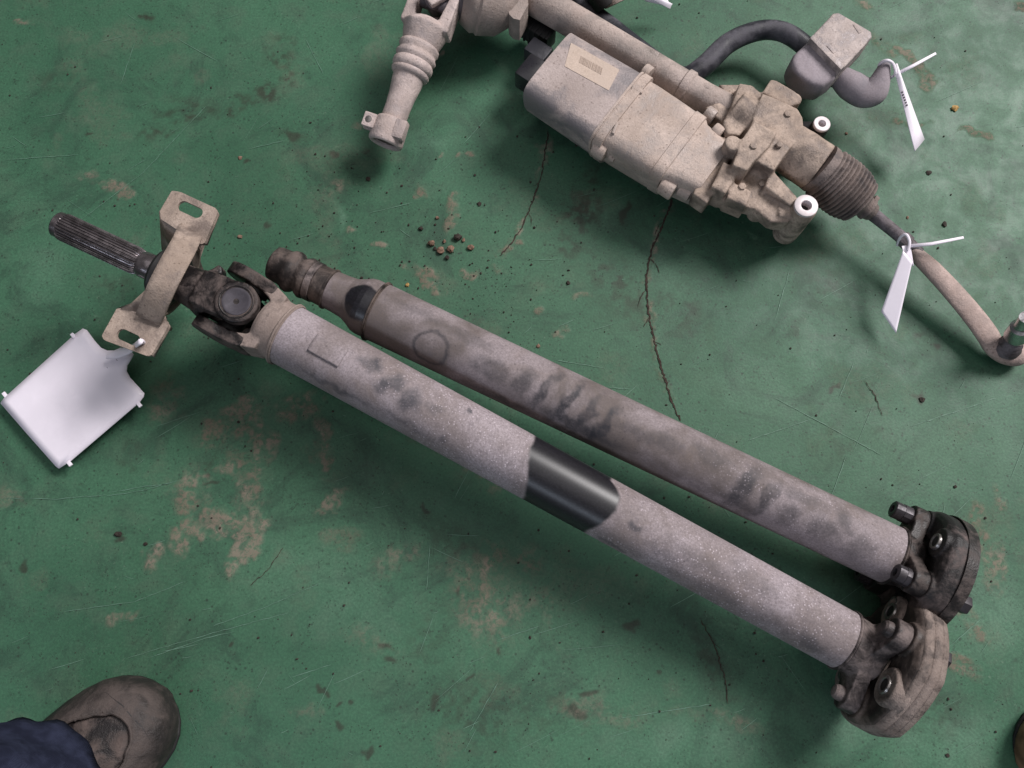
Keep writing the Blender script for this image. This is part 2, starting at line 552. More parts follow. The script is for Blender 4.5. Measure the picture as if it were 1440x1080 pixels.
dust = np.zeros(nx * ny)
for (cx, cy, rx, ry, an, st) in [
    (325, 597, 55, 24, -28, .9), (420, 572, 32, 20, -10, .8), (452, 632, 13, 46, -12, .8), (330, 642, 24, 22, 0, .9),
    (365, 627, 20, 32, 0, .7), (268, 690, 28, 44, 10, .45), (345, 690, 20, 46, 0, .95), (300, 735, 52, 14, -8, .9),
    (345, 735, 38, 18, 5, .95), (347, 768, 18, 34, 20, .9), (260, 752, 17, 32, 15, .9), (215, 782, 13, 22, 20, .7),
    (462, 702, 32, 9, -30, .7), (170, 872, 20, 8, -15, .7), (322, 806, 10, 16, 0, .6), (700, 830, 70, 70, 0, .35),
    (690, 800, 20, 40, 20, .5), (633, 300, 11, 36, 18, .9), (597, 390, 38, 11, 42, .95), (660, 383, 12, 9, 0, .9),
    (537, 345, 13, 6, 0, .8), (497, 328, 9, 8, 0, .8), (163, 262, 28, 9, 15, .95), (505, 170, 12, 8, 0, .3),
    (1272, 80, 60, 10, 45, .9), (1217, 8, 14, 10, 40, .8), (1378, 191, 26, 6, 28, .95), (1258, 167, 50, 5, 8, .5), (1300, 110, 20, 8, 60, .8),
    (1375, 745, 18, 40, 15, .7), (1400, 800, 16, 40, 10, .85), (1352, 935, 30, 13, 48, 1.0), (1372, 880, 12, 28, -30, .6), (1405, 700, 10, 20, 0, .4),
    (877, 690, 40, 8, 35, .8), (722, 338, 10, 5, 15, .9), (812, 410, 16, 8, 0, .5), (760, 430, 8, 8, 0, .6), (790, 470, 9, 7, 0, .5),
    (700, 380, 15, 7, 0, .4), (470, 265, 22, 14, 0, .35), (615, 72, 10, 5, 0, .5), (655, 215, 9, 6, 0, .8), (616, 223, 5, 8, 0, .8),
    (590, 265, 5, 10, -30, .8), (430, 1000, 30, 12, 0, .15), (520, 900, 40, 20, 20, .15), (840, 1000, 60, 20, 0, .2), (240, 560, 30, 40, 0, .3),
    (120, 250, 20, 10, 0, .3), (35, 28, 12, 8, 0, .6), (690, 655, 40, 30, 30, .3), (1000, 1010, 60, 14, 10, .22), (560, 780, 40, 20, -20, .25),
    (480, 760, 30, 16, 0, .2), (1435, 8, 10, 12, 0, .8), (20, 700, 40, 20, 0, .2), (910, 240, 30, 30, 0, .12)]:
    dust = np.maximum(dust, st * blob(cx, cy, rx, ry, an))
for pl in ([(771, 185), (758, 257), (743, 300), (723, 337), (702, 360)], [(945, 280), (933, 313), (913, 363), (909, 407), (913, 447), (928, 510), (942, 557)]):
    for (x0, y0), (x1, y1) in zip(pl[:-1], pl[1:]):
        dust = np.maximum(dust, .5 * blob((x0 + x1) / 2, (y0 + y1) / 2, math.hypot(x1 - x0, y1 - y0) * .6, 5, -math.degrees(math.atan2(-(y1 - y0), x1 - x0)) * -1 * -1, .9))
dust = np.clip(dust * (0.2 + 1.5 * sstep(.32, .58, fine)) * (0.35 + 1.1 * sstep(.28, .6, mid)), 0, 1)
dust = np.maximum(dust, 0.16 * sstep(.60, .78, fbm(Vf, 16, 4, 77)))
grime_shade = np.zeros(nx * ny)  # dark floor stains, with some cast shadow painted in among them
for (cx, cy, rx, ry, an, st) in [
    (205, 25, 10, 14, 0, .9), (240, 180, 50, 12, -25, .6), (270, 150, 40, 20, 10, .4), (820, 300, 40, 60, 20, .6), (830, 260, 16, 60, 10, .5),
    (800, 345, 40, 18, -10, .5), (870, 390, 70, 30, 25, .5), (890, 420, 60, 40, 0, .4), (960, 440, 40, 60, 0, .35), (300, 150, 16, 8, 0, .4),
    (560, 150, 12, 6, 0, .3), (420, 190, 30, 8, 10, .4), (520, 210, 10, 8, 0, .7), (170, 400, 40, 30, 0, .3), (1160, 400, 40, 40, 0, .25),
    (600, 900, 30, 50, 20, .25), (1000, 930, 20, 60, -20, .4), (770, 1000, 60, 30, 0, .25), (180, 640, 18, 30, 0, .3), (295, 655, 5, 18, 0, .9),
    (80, 110, 40, 20, 0, .25), (1180, 620, 20, 40, 0, .3), (1230, 580, 12, 60, -20, .3), (640, 760, 50, 30, 30, .3), (970, 640, 60, 20, 30, .3)]:
    grime_shade = np.maximum(grime_shade, st * blob(cx, cy, rx, ry, an, 0.9))
for (cx, cy, rx, ry, an, st) in [(390, 75, 26, 34, 0, .55), (378, 132, 28, 16, 20, .75), (330, 150, 40, 14, -10, .65), (270, 168, 40, 14, -20, .6), (235, 160, 30, 10, 0, .4), (400, 110, 14, 26, 0, .5), (670, 1000, 70, 60, 0, .35), (1120, 470, 20, 30, 0, .3), (1290, 470, 14, 10, 0, .5), (1315, 1000, 60, 30, 0, .3)]:
    grime_shade = np.maximum(grime_shade, st * blob(cx, cy, rx, ry, an, 0.9))
grime_shade = np.clip(grime_shade * (0.2 + 1.5 * sstep(.35, .7, fine)), 0, 1)
for (cx, cy, rx, ry) in [(30, 798, 6, 6), (328, 914, 5, 5), (452, 968, 5, 4), (483, 1023, 6, 5), (541, 911, 11, 5), (553, 928, 9, 4), (620, 988, 9, 8), (518, 1054, 5, 7), (655, 946, 5, 4), (700, 915, 4, 6), (415, 189, 10, 8), (470, 214, 4, 8), (345, 225, 5, 5), (297, 683, 8, 4), (167, 751, 6, 8), (375, 318, 5, 7), (129, 184, 6, 4), (490, 985, 4, 4), (473, 985, 4, 4), (895, 880, 10, 8), (835, 975, 14, 5), (812, 1000, 12, 10), (925, 950, 5, 5), (1168, 545, 8, 4), (1296, 560, 8, 6), (880, 300, 6, 16), (1144, 243, 5, 7), (1308, 488, 8, 6), (640, 830, 4, 8), (600, 715, 5, 4)]:
    grime_shade = np.maximum(grime_shade, .95 * blob(cx, cy, rx, ry, 0, .5))
wear = np.zeros(nx * ny)
for (cx, cy, rx, ry, an, st) in [
    (480, 310, 8, 34, -12, .5), (840, 300, 36, 30, 0, .5), (930, 370, 40, 40, 0, .35), (1250, 30, 30, 30, 0, .4), (1400, 860, 60, 60, 0, .5),
    (1330, 1040, 70, 40, 0, .5), (960, 1050, 120, 30, 0, .3), (450, 830, 140, 60, 20, .25), (1300, 620, 80, 80, 30, .3), (60, 380, 40, 60, 0, .25),
    (1060, 560, 90, 30, 25, .25), (600, 200, 40, 20, 0, .3), (1180, 1010, 60, 40, 0, .4), (1420, 620, 40, 80, 0, .35)]:
    wear = np.maximum(wear, st * blob(cx, cy, rx, ry, an, 0.9))
Fi = []
idx = np.arange(nx * ny).reshape(ny, nx)
quads = np.stack([idx[:-1, :-1], idx[:-1, 1:], idx[1:, 1:], idx[1:, :-1]], -1).reshape(-1, 4)
me = bpy.data.meshes.new('floor')
me.vertices.add(nx * ny); me.loops.add(len(quads) * 4); me.polygons.add(len(quads))
# shallow unevenness of the painted screed, a little relief where the mud lies
Vf[:, 2] = 0.0004 * (fbm(Vf, 30, 3, 3) - .5) + 0.0007 * dust * fine
me.vertices.foreach_set('co', Vf.ravel())
me.loops.foreach_set('vertex_index', quads.ravel())
me.polygons.foreach_set('loop_start', np.arange(0, len(quads) * 4, 4))
me.polygons.foreach_set('use_smooth', np.ones(len(quads), bool))
me.update(); me.validate()
for nm, arr in (('dust', dust), ('grime_shade', grime_shade), ('wear', wear)):
    at = me.attributes.new(nm, 'FLOAT', 'POINT'); at.data.foreach_set('value', arr.astype(np.float32))
m = NT('green_floor_paint')
big = m.noise(3.2, 5, 0.6, 0.4); md = m.noise(22, 5, 0.65, 0.3); fn = m.noise(330, 3, 0.65)
c = m.mix(m.ramp(big, 0.3, 0.7), lin(54, 92, 70), lin(69, 109, 84))
c = m.mix(m.ramp(md, 0.45, 0.75, 0, 0.5), c, lin(76, 98, 80))
c = m.mix(m.ramp(m.noise(7, 7, 0.75, 1.2), 0.48, 0.66, 0, 0.65), c, lin(46, 68, 56))
c = m.mix(m.math('MULTIPLY', m.attr('wear'), m.ramp(md, 0.3, 0.65, .4, 1)), c, lin(104, 138, 116))
c = m.mix(m.ramp(fn, 0.35, 0.7, 0.38, 0), c, lin(40, 62, 52))
c = m.mix(m.math('MULTIPLY', m.attr('grime_shade'), 0.78), c, lin(48, 47, 40))
# dark specks and stuck grit
s1 = m.math('MULTIPLY', m.ramp(m.voro(115), 0.10, 0.24, .8, 0), m.ramp(m.noise(24, 3), 0.44, 0.58))
sc = m.math('MULTIPLY', m.ramp(m.noise(110, 6, 0.85, 0.6), 0.54, 0.66), m.ramp(m.noise(6, 5, 0.7, 0.8), 0.38, 0.62, 0.15, 1.0))
s2 = m.math('MULTIPLY', m.ramp(m.voro(40), 0.055, 0.10, 1, 0), m.ramp(m.noise(9, 2), 0.45, 0.55))
s3 = m.math('MULTIPLY', m.ramp(m.voro(240), 0.15, 0.26, 1, 0), m.ramp(m.noise(40, 3), 0.5, 0.6))
sp = m.math('MAXIMUM', m.math('MAXIMUM', m.math('MAXIMUM', s1, m.math('MULTIPLY', s2, .5)), m.math('MULTIPLY', s3, .8)), m.math('MULTIPLY', sc, .8))
lt = m.math('MULTIPLY', m.ramp(m.noise(160, 5, 0.8), 0.58, 0.7), m.ramp(m.noise(5, 3), 0.4, 0.65))
c = m.mix(m.math('MULTIPLY', lt, 0.35), c, lin(126, 142, 126))
c = m.mix(m.math('MULTIPLY', sp, 0.72), c, lin(36, 40, 36))
dn = m.math('MULTIPLY', m.attr('dust'), m.ramp(m.noise(140, 6, 0.8, 0.5), 0.36, 0.6, 0.15, 1.1))
c = m.mix(m.math('MINIMUM', m.math('MULTIPLY', dn, 0.75), 0.72), c, m.mix(m.ramp(m.noise(14, 3), .35, .65), lin(114, 97, 87), lin(136, 121, 110)))
r = m.math('MULTIPLY_ADD', m.ramp(md, 0.3, 0.7), 0.16, 0.46)
r = m.math('ADD', r, m.math('MULTIPLY', m.attr('dust'), 0.4))
m.bump(m.math('ADD', fn, m.math('MULTIPLY', m.math('MULTIPLY', dn, m.noise(260, 5, 0.8)), 6.0)), 0.17, 0.0012)
M['floor'] = m.done(c, r, 0, 0.28)
me.materials.append(M['floor'])
floor = bpy.data.objects.new('floor', me); COL.objects.link(floor)
tag(floor, 'green painted concrete floor with dried mud, grit and cracks', None, kind='structure')

rnd = random.Random(4)


def floor_line(name, pts, w, mat, z, jit, step=5):
    """an irregular line of dirt or bare paint along floor points (photo pixels, w in px)"""
    P3 = []; Wd = []
    for i in range(len(pts) - 1):
        (x0, y0), (x1, y1) = pts[i], pts[i + 1]
        n = max(1, int(math.hypot(x1 - x0, y1 - y0) / step))
        for k in range(n):
            s = k / n
            p = P(x0 + (x1 - x0) * s + rnd.uniform(-jit, jit), y0 + (y1 - y0) * s + rnd.uniform(-jit, jit), 0)
            p[2] = z; P3.append(p); Wd.append(w * KP * rnd.uniform(.45, 1.5))
    p = P(*pts[-1], 0); p[2] = z; P3.append(p); Wd.append(w * KP * .3); Wd[0] *= .3
    return obj(name, ribbon_vf(P3, Wd), mat, floor, fix=False)


for pts in [[(913, 363), (922, 372), (927, 384)], [(909, 407), (900, 418), (897, 432)], [(920, 480), (930, 486)], [(758, 257), (750, 262)], [(933, 313), (925, 318), (921, 330)], [(743, 300), (748, 310), (747, 318)], [(1004, 905), (1012, 912)], [(913, 447), (905, 460)]]:
    floor_line('crack', pts, 1.0, M['crack'], 0.0009, 1.0, 3)
sb = MB()
for k in range(150):
    x, y = rnd.uniform(0, 1440), rnd.uniform(0, 1080); a = rnd.choice((.3, .2, .35, .6, 1.1, rnd.uniform(0, 3.1))) + rnd.gauss(0, .1); L = rnd.uniform(12, 90) * rnd.random() ** .6
    q = [P(x + math.cos(a) * L * f_ , y - math.sin(a) * L * f_ + .6 * math.sin(f_ * 3), 0) for f_ in np.linspace(0, 1, 6)]
    for p in q: p[2] = .0008
    w_ = KP * rnd.uniform(.25, .7)
    sb.add(*ribbon_vf(q, [w_ * .2, w_, w_, w_, w_, w_ * .2]))
o = obj('fine_scratches', sb, M['scratch'], floor, fix=False); o['kind'] = 'stuff'
floor_line('crack', [(771, 185), (763, 237), (758, 257), (743, 300), (733, 322), (723, 337), (710, 353), (702, 360)], 1.8, M['crack'], 0.0010, 1.2, 3)
floor_line('crack', [(945, 280), (933, 313), (920, 343), (913, 363), (909, 387), (909, 407), (913, 447), (920, 480), (928, 510), (942, 557), (957, 592)], 2.5, M['crack'], 0.0009, 1.3, 3)
floor_line('crack', [(985, 872), (1004, 905), (1020, 958), (1024, 990)], 1.2, M['crack'], 0.0010, 1.2, 3)
floor_line('crack', [(1215, 535), (1232, 560), (1240, 585)], 1.1, M['crack'], 0.0010, 1.2, 3)
floor_line('crack', [(398, 770), (378, 800), (352, 824)], .9, M['crack'], 0.0010, 1.0, 3)
for pts in [[(150, 698), (200, 690), (250, 676)], [(152, 693), (205, 684), (240, 680)], [(5, 700), (80, 702), (150, 696)], [(220, 600), (262, 586), (285, 578)],
            [(474, 617), (505, 608)], [(650, 205), (690, 160)], [(210, 925), (290, 897), (330, 888)], [(640, 225), (615, 245)], [(170, 120), (190, 60)], [(520, 300), (580, 285)],
            [(780, 506), (850, 518)], [(850, 545), (885, 547)], [(1180, 560), (1200, 510)], [(1050, 620), (1140, 590)], [(600, 830), (605, 760)], [(700, 900), (760, 880)],
            [(1090, 560), (1240, 640)], [(1310, 930), (1380, 870)], [(1280, 600), (1400, 560)], [(90, 860), (190, 846), (260, 818)], [(180, 925), (300, 890), (405, 862)], [(300, 880), (370, 855), (450, 820)], [(410, 952), (465, 935)], [(100, 320), (200, 245), (290, 150)], [(10, 225), (110, 218)], [(430, 55), (455, 105)], [(350, 210), (400, 198)], [(640, 700), (690, 600)], [(1150, 750), (1190, 640)], [(1090, 450), (1110, 380)], [(660, 1030), (700, 960)], [(180, 240), (205, 225)], [(870, 1010), (1000, 990)]]:
    floor_line('scratch', pts, 0.65, M['scratch'], 0.0009, 0.5, 7)


def pebble_vf(c, r, rg, sq=0.7, sub=1):
    bm = bmesh.new(); bmesh.ops.create_icosphere(bm, subdivisions=sub, radius=1)
    sx, sy = rg.uniform(.75, 1.25), rg.uniform(.75, 1.25)
    V = [np.array([v.co.x * sx * r, v.co.y * sy * r, v.co.z * sq * r]) * rg.uniform(.72, 1.2) + np.array([c[0], c[1], c[2]]) for v in bm.verts]
    Fc = [tuple(v.index for v in f.verts) for f in bm.faces]
    bm.free(); return V, Fc


grit = MB()
for k in range(2600):
    x, y = rnd.uniform(-20, 1460), rnd.uniform(-20, 1100)
    if rnd.random() < .45:
        x, y = rnd.gauss(*rnd.choice([(630, 80), (350, 120), (700, 70), (430, 90)])), rnd.gauss(380, 90)
    r = KP * (0.5 + 1.5 * rnd.random() ** 6)
    p = P(x, y, 0); p[2] = r * .5
    grit.add(*pebble_vf(p, r, rnd, .8, 0 if False else 1) if r > KP * 1.3 else (
        [p + np.array(q) * r * rnd.uniform(.7, 1.2) for q in ((1, 0, 0), (-1, 0, 0), (0, 1, 0), (0, -1, 0), (0, 0, 1))],
        [(0, 2, 4), (2, 1, 4), (1, 3, 4), (3, 0, 4)]))
g = obj('grit', grit, M['crumb_dark'], smooth=0)
tag(g, 'fine dark grit scattered over the green floor', 'grit', kind='stuff')
gl = 'small dry mud crumb in the loose cluster on the floor above the grimy shaft'
for (x, y, r, mt) in [(607, 343, 6, 'crumb'), (644, 335, 6, 'crumb_dark'), (634, 351, 5, 'crumb'), (620, 353, 5, 'crumb'), (662, 349, 4.5, 'crumb'), (629, 363, 4, 'crumb_dark'),
                      (615, 307, 3, 'crumb'), (592, 322, 3.4, 'crumb_dark'), (652, 338, 3.2, 'crumb'), (612, 350, 3, 'crumb_dark'), (625, 340, 3, 'crumb')]:
    p = P(x, y, 0); p[2] = r * KP * .55
    tag(obj('mud_crumb', pebble_vf(p, r * KP, rnd, .75, 2), M[mt], smooth=0), gl, 'mud crumb', 'mud crumbs in a loose cluster')
for (x, y, r, mt, lb) in [
    (1342, 153, 8, 'crumb_yel', 'yellow brown crumb lying alone beside the tag of the black bent bar'),
    (167, 751, 7, 'crumb_dark', 'dark round crumb left of the dried mud smear'),
    (1328, 316, 5.5, 'crumb_dark', 'dark crumb beside the thin tail of the tie rod tag'),
    (1306, 243, 5, 'crumb_dark', 'dark crumb between the two hanging white tags'),
    (674, 287, 5, 'crumb_dark', 'dark crumb lying alone left of the short floor crack'),
    (518, 252, 5, 'crumb_dark', 'dark crumb below the open clamp of the steering column shaft'),
    (338, 222, 4, 'crumb', 'pale brown crumb between column shaft and slotted bracket'),
    (757, 487, 4, 'crumb', 'pale mud crumb beside the middle of the grimy shaft'),
    (799, 398, 4.5, 'crumb_dark', 'brown crumb between the grimy shaft and the long floor crack'),
    (338, 333, 5, 'crumb', 'tan crumb just above the black fork of the universal joint'),
    (573, 401, 4.5, 'crumb_yel', 'olive crumb close to the weld ring of the grimy shaft'),
    (205, 765, 4, 'crumb_dark', 'small dark crumb beside the lower mud smear'),
    (1296, 562, 5, 'crumb_dark', 'dark crumb on the bare floor right of both shafts'),
    (1332, 1062, 4, 'crumb_dark', 'dark crumb on the floor below the dusty coupling'),
    (1190, 188, 3.5, 'crumb', 'tiny pale crumb beside the upper mounting bushing'),
    (1276, 306, 3.5, 'crumb', 'tiny pale crumb above the steering tie rod')]:
    r *= .72
    p = P(x, y, 0); p[2] = r * KP * .3
    tag(obj('mud_crumb', pebble_vf(p, r * KP, rnd, .5, 2), M[mt], smooth=0), lb, 'mud crumb')


# ------------------------------------------------------------------ PROPELLER SHAFTS
def tube_part(name, ax, pa, pb, rpa, rpb, mat, parent, paint, n=120, m=420):
    """long painted tube with wipe marks; paint(tpx, off) gets pixel-free metric coords"""
    ta, tb = ax.t(*pa), ax.t(*pb)
    ra, rb = ax.r(rpa, ta), ax.r(rpb, tb)
    u = nrm(CP - ax.at((ta + tb) / 2)); u = nrm(u - ax.d * (u @ ax.d)); v = np.cross(ax.d, u)
    st = [(ta + (tb - ta) * k / (m - 1), ra + (rb - ra) * k / (m - 1)) for k in range(m)]
    V, Fc = lathe_vf(ax, st, n=n, cap=True, frame=(u, v))
    o = obj(name, (V, Fc), mat, parent, smooth=40, fix=False)
    V = np.asarray(V)
    rel = V - ax.A; T = rel @ ax.d
    ang = np.arctan2(rel @ v, rel @ u); rad = ra + (rb - ra) * (T - ta) / (tb - ta)

    def place(px, py):
        """(t, angle) of the surface point seen at a photo pixel"""
        ray = nrm(FW * F_PX + RT * (px - 720) + UP * (540 - py))
        best = None
        for s in np.linspace(0.6, 1.3, 1400):
            q = CP + ray * s - ax.A; t = q @ ax.d
            rr = np.linalg.norm(q - ax.d * t)
            lim = ra + (rb - ra) * (t - ta) / (tb - ta)
            if best is None or rr - lim < best[0]: best = (rr - lim, t, math.atan2(q @ v, q @ u))
            if rr <= lim: break
        return best[1], best[2]

    wa = (fbm(V, 90, 3, 11) - .5) * .016; wb = (fbm(V, 90, 3, 12) - .5) * .016

    def mark(px, py, rl, rw, rotd=0, soft=.7, jag=1.0):
        t0, a0 = place(px, py)
        x = T - t0 + wa * jag; y = (ang - a0) * rad + wb * jag
        x, y = rot2(x, y, math.radians(rotd))
        k = mpp(ax.at(t0))
        q = np.sqrt((x / (rl * k)) ** 2 + (y / (rw * k)) ** 2)
        return 1 - sstep(1 - soft, 1 + soft * .4, q), q

    def band(edge_a, edge_b, soft):
        """wiped band between two edges, each a list of photo pixels across the tube"""
        out = np.ones(len(V))
        for pts, sg in ((edge_a, 1), (edge_b, -1)):
            q = sorted([place(*p)[::-1] for p in pts])
            lim = np.interp(ang, [x[0] for x in q], [x[1] for x in q])
            out *= sstep(-soft, soft, sg * (T + wa * .25 - lim))
        return out

    sm, cl, sp = paint(mark, band, V, ang, T)
    for nm, arr in (('smudge', sm), ('clean', cl), ('speck', sp)):
        at = o.data.attributes.new(nm, 'FLOAT', 'POINT'); at.data.foreach_set('value', np.clip(arr, 0, 1).astype(np.float32))
    return o


def flex_coupling(root, ax, t0, t1, R, rb, arms, holes, mats, hexa, rb_th0):
    """rubber disc coupling between t0..t1; arms/holes are angles in degrees; returns disc"""
    w = t1 - t0; e = w * .22
    def rm(th, k):
        a = np.mod(th - math.radians(rb_th0) + PI / 6, PI / 3) - PI / 6
        pol = math.cos(PI / 6) / np.cos(np.abs(a) - PI / 6)
        return 1 - hexa + hexa * (pol - .866) / .134
    st = [(t0 + .004, R * .28), (t0 + .002, R * .40), (t0, R * .55), (t0, R * .88), (t0 + e * .35, R * .96), (t0 + e, R), (t0 + w * .40, R), (t0 + w * .43, R * .985), (t0 + w * .46, R),
          (t0 + w * .66, R * .998), (t0 + w * .69, R * .982), (t0 + w * .72, R * .99), (t1 - e * .35, R * .95), (t1, R * .86), (t1, R * .5), (t1 - .004, R * .26)]
    b = MB().add(*lathe_vf(ax, st, n=144, rmod=rm, cap=False))
    n = 144
    o0 = (len(st) - 1) * n
    for j in range(n):
        b.f.append((o0 + j, o0 + (j + 1) % n, (j + 1) % n, j))
    # moulded pads round every bolt hole
    for a in list(arms) + list(holes):
        c0 = ax.pt(t0 - .003, rb, math.radians(a)); c1 = ax.pt(t0 + .012, rb, math.radians(a))
        if 'pad' in mats and a in holes:
            pb = MB().add(*cyl_vf(ax.pt(t0 - .0042, rb, math.radians(a)), c1, R * .25, R * .33, n=36))
            obj('hole_pad', pb, mats['pad'], root, remesh=.0012, rsmooth=16)
        else:
            b.add(*cyl_vf(c0, c1, R * .235, R * .27, n=28))
    if 'pad' in mats:
        st2 = [(t0 + w * .12, R * .93), (t0 + w * .14, R * .985), (t0 + w * .2, R * 1.012)] + [(t, r * 1.012) for t, r in st[6:13]] + [(t1 + .0005, R * .84)]
        obj('outer_rim', lathe_vf(ax, st2, n=144, rmod=rm, cap=False), mats['pad'], root, smooth=50)
    disc = obj('flex_disc', b, mats['disc'], root, remesh=0.0012, rsmooth=4)
    for a in holes:
        c0 = ax.pt(t0 - .0055, rb, math.radians(a)); c1 = ax.pt(t0 + .010, rb, math.radians(a))
        a2 = mkaxis(c0, c1)
        st = [(.003, R * .085), (0.0002, R * .085), (-.0006, R * .095), (-.0006, R * .125), (.001, R * .135), (.004, R * .135)]
        obj('sleeve', lathe_vf(a2, st, n=32, cap=False), M['sleeve'], root)
        obj('hole_shade_plug', cyl_vf(ax.pt(t0 - .0048, rb, math.radians(a)), ax.pt(t0 + .0005, rb, math.radians(a)), R * .088), M['blackr'], root)  # solid black plug, stands in for the shade inside the open hole
    return disc


def flange_arms(root, ax, t_ring, t0, r_neck, rb, arms, mat, hub_r):
    b = MB()
    L = t0 - t_ring
    b.add(*lathe_vf(ax, [(t_ring, r_neck), (t_ring + L * .35, r_neck * .97), (t_ring + L * .7, r_neck * .9), (t0 - .002, r_neck * .92), (t0 + .004, hub_r)], n=64))
    for a in arms:
        th = math.radians(a)
        e = ax.u * math.cos(th) + ax.v * math.sin(th); s = np.cross(ax.d, e)
        tp = t0 - .011
        tip = ax.at(tp) + e * rb
        inner = ax.at(tp - .004) + e * r_neck * .45
        pts = [inner - s * .021, tip - s * .0145, tip + s * .0145, inner + s * .021]
        top = [p - ax.d * .0075 for p in pts]; bot = [p + ax.d * .0085 for p in pts]
        b.add(*prism_vf(top, bottom=bot))
        b.add(*cyl_vf(tip - ax.d * .0085, tip + ax.d * .0085, .0150))
    return obj('flange', b, mat, root, remesh=0.0013, rsmooth=8)


def weld_ring(root, ax, t, r, mat, w=.0022):
    st = [(t - w, r * .99), (t - w, r + .0006), (t - w * .4, r + .0016), (t + w * .3, r + .0014), (t + w * .5, r + .0005), (t + w * .9, r + .0012), (t + w * 1.4, r * .99)]
    return obj('weld_ring', lathe_vf(ax, st, n=96, cap=False), mat, root)


def hex_bolt(root, ax, t_from, t_to, rb, a, r_sh, r_hd, mat, rounded=False):
    th = math.radians(a)
    p0 = ax.pt(t_from, rb, th); p1 = ax.pt(t_to, rb, th)
    a2 = mkaxis(p1, p0)
    L = a2.L
    b = MB()
    if rounded:
        b.add(*lathe_vf(a2, [(0, r_sh), (L * .55, r_sh), (L * .8, r_sh * .92), (L * .95, r_sh * .7), (L, r_sh * .35)], n=24))
    else:
        b.add(*lathe_vf(a2, [(0, r_sh * 1.35), (L * .12, r_sh * 1.35), (L * .14, r_sh), (L * .7, r_sh), (L * .7, r_hd), (L * .97, r_hd), (L, r_hd * .85), (L, r_hd * .45), (L - .004, r_hd * .42), (L - .004, .0005)], n=12))
    return obj('bolt', b, mat, root, smooth=30)


# ---------- near shaft (dusty) with joint, spline and bracket
J_PX = (342, 437)
A1 = Axis(J_PX, .118, (1187, 900), .0775)
S1 = thing('propeller_shaft', 'dusty grey propeller shaft with splined end, universal joint and wiped black band', 'propeller shaft', P(760, 665, 0))
tl, tr = A1.t(403, 470), A1.t(1187, 900)


def paint1(mark, band, V, ang, T):
    sm = np.zeros(len(V))
    for (x, y, rl, rw, rt, st) in [(522, 512, 16, 14, 0, .75), (548, 540, 12, 22, 40, .85), (575, 562, 20, 18, 20, .7), (610, 575, 14, 8, 0, .4), (655, 577, 5, 5, 0, .7), (893, 738, 10, 6, 0, .75),
                                   (623, 617, 6, 10, 0, .55), (930, 775, 30, 10, 0, .35), (1060, 815, 40, 16, 10, .25), (720, 660, 40, 20, 0, .18), (985, 790, 50, 12, 0, .3),
                                   (470, 545, 60, 4, 0, .5), (560, 590, 30, 5, 0, .35), (1140, 905, 24, 12, 30, .4), (1010, 830, 30, 8, 0, .3), (860, 765, 20, 6, 0, .5), (1090, 870, 30, 14, 0, .2)]:
        sm = np.maximum(sm, min(1.15 * st, 1) * mark(x, y, rl * 1.1, rw * 1.1, rt, .6, 1.0)[0] * (.78 + .3 * sstep(.35, .6, fbm(V, 70, 3, 70))))
    cl = band([(752, 612), (746, 628), (742, 650), (742, 675), (738, 696)], [(860, 677), (868, 688), (871, 702), (866, 719), (848, 736), (826, 745)], .0026)
    fb = fbm(V, 40, 3, 50)
    t1, _ = T, 0
    sp = sstep(tl + .07, tl + .2, T) * (0.35 + sstep(.3, .6, fb)) * .95
    return sm * (1 - cl), cl, sp * (1 - cl)


tube1 = tube_part('tube', A1, (403, 470), (1187, 900), 44.0, 42.0, M['tube'], S1, paint1, m=640)
weld_ring(S1, A1, tl, A1.r(45.3, tl), M['yoke'])
weld_ring(S1, A1, tr, A1.r(42.5, tr), M['flange'], .0016)
# raised sticker under the dust
stb = MB()
uu = nrm(CP - A1.at(tl + .07)); uu = nrm(uu - A1.d * (uu @ A1.d)); vv = np.cross(A1.d, uu)
t_a, t_b = A1.t(447, 493), A1.t(489, 516)
rs = A1.r(44.2, tl) + .0005
V = []; Fc = []
for i in range(13):
    for j in range(13):
        a = -0.50 + 0.62 * j / 12
        V.append(A1.at(t_a + (t_b - t_a) * i / 12) + rs * (uu * math.cos(a) + vv * math.sin(a)))
for i in range(12):
    for j in range(12):
        k = i * 13 + j; Fc.append((k, k + 13, k + 14, k + 1))
o = obj('sticker', (V, Fc), M['tube'], tube1, solid=.0011)
# coupling end
def s2t(ax, tref, spx):
    return tref + spx * mpp(ax.at(tref))


t0, t1 = s2t(A1, tr, 50), s2t(A1, tr, 96)
fl1 = flange_arms(S1, A1, tr + .001, t0, A1.r(41, tr), .052, (-30, 90, 210), M['flange'], .018)
flex_coupling(S1, A1, t0, t1, .0775, .052, (-30, 90, 210), (30, 150, 270), {'disc': M['neck'], 'pad': M['disc_dusty']}, .05, 0)
for a in (-30, 90, 210):
    hex_bolt(S1, A1, t0 - .029, t0 - .015, .052, a, .0085, .0105, M['flange'], True)
    c = A1.pt(t1, .05, math.radians(a))
    obj('nut', cyl_vf(c, c + A1.d * .009, .011, n=6), M['bolt'], S1, bevel=.001)
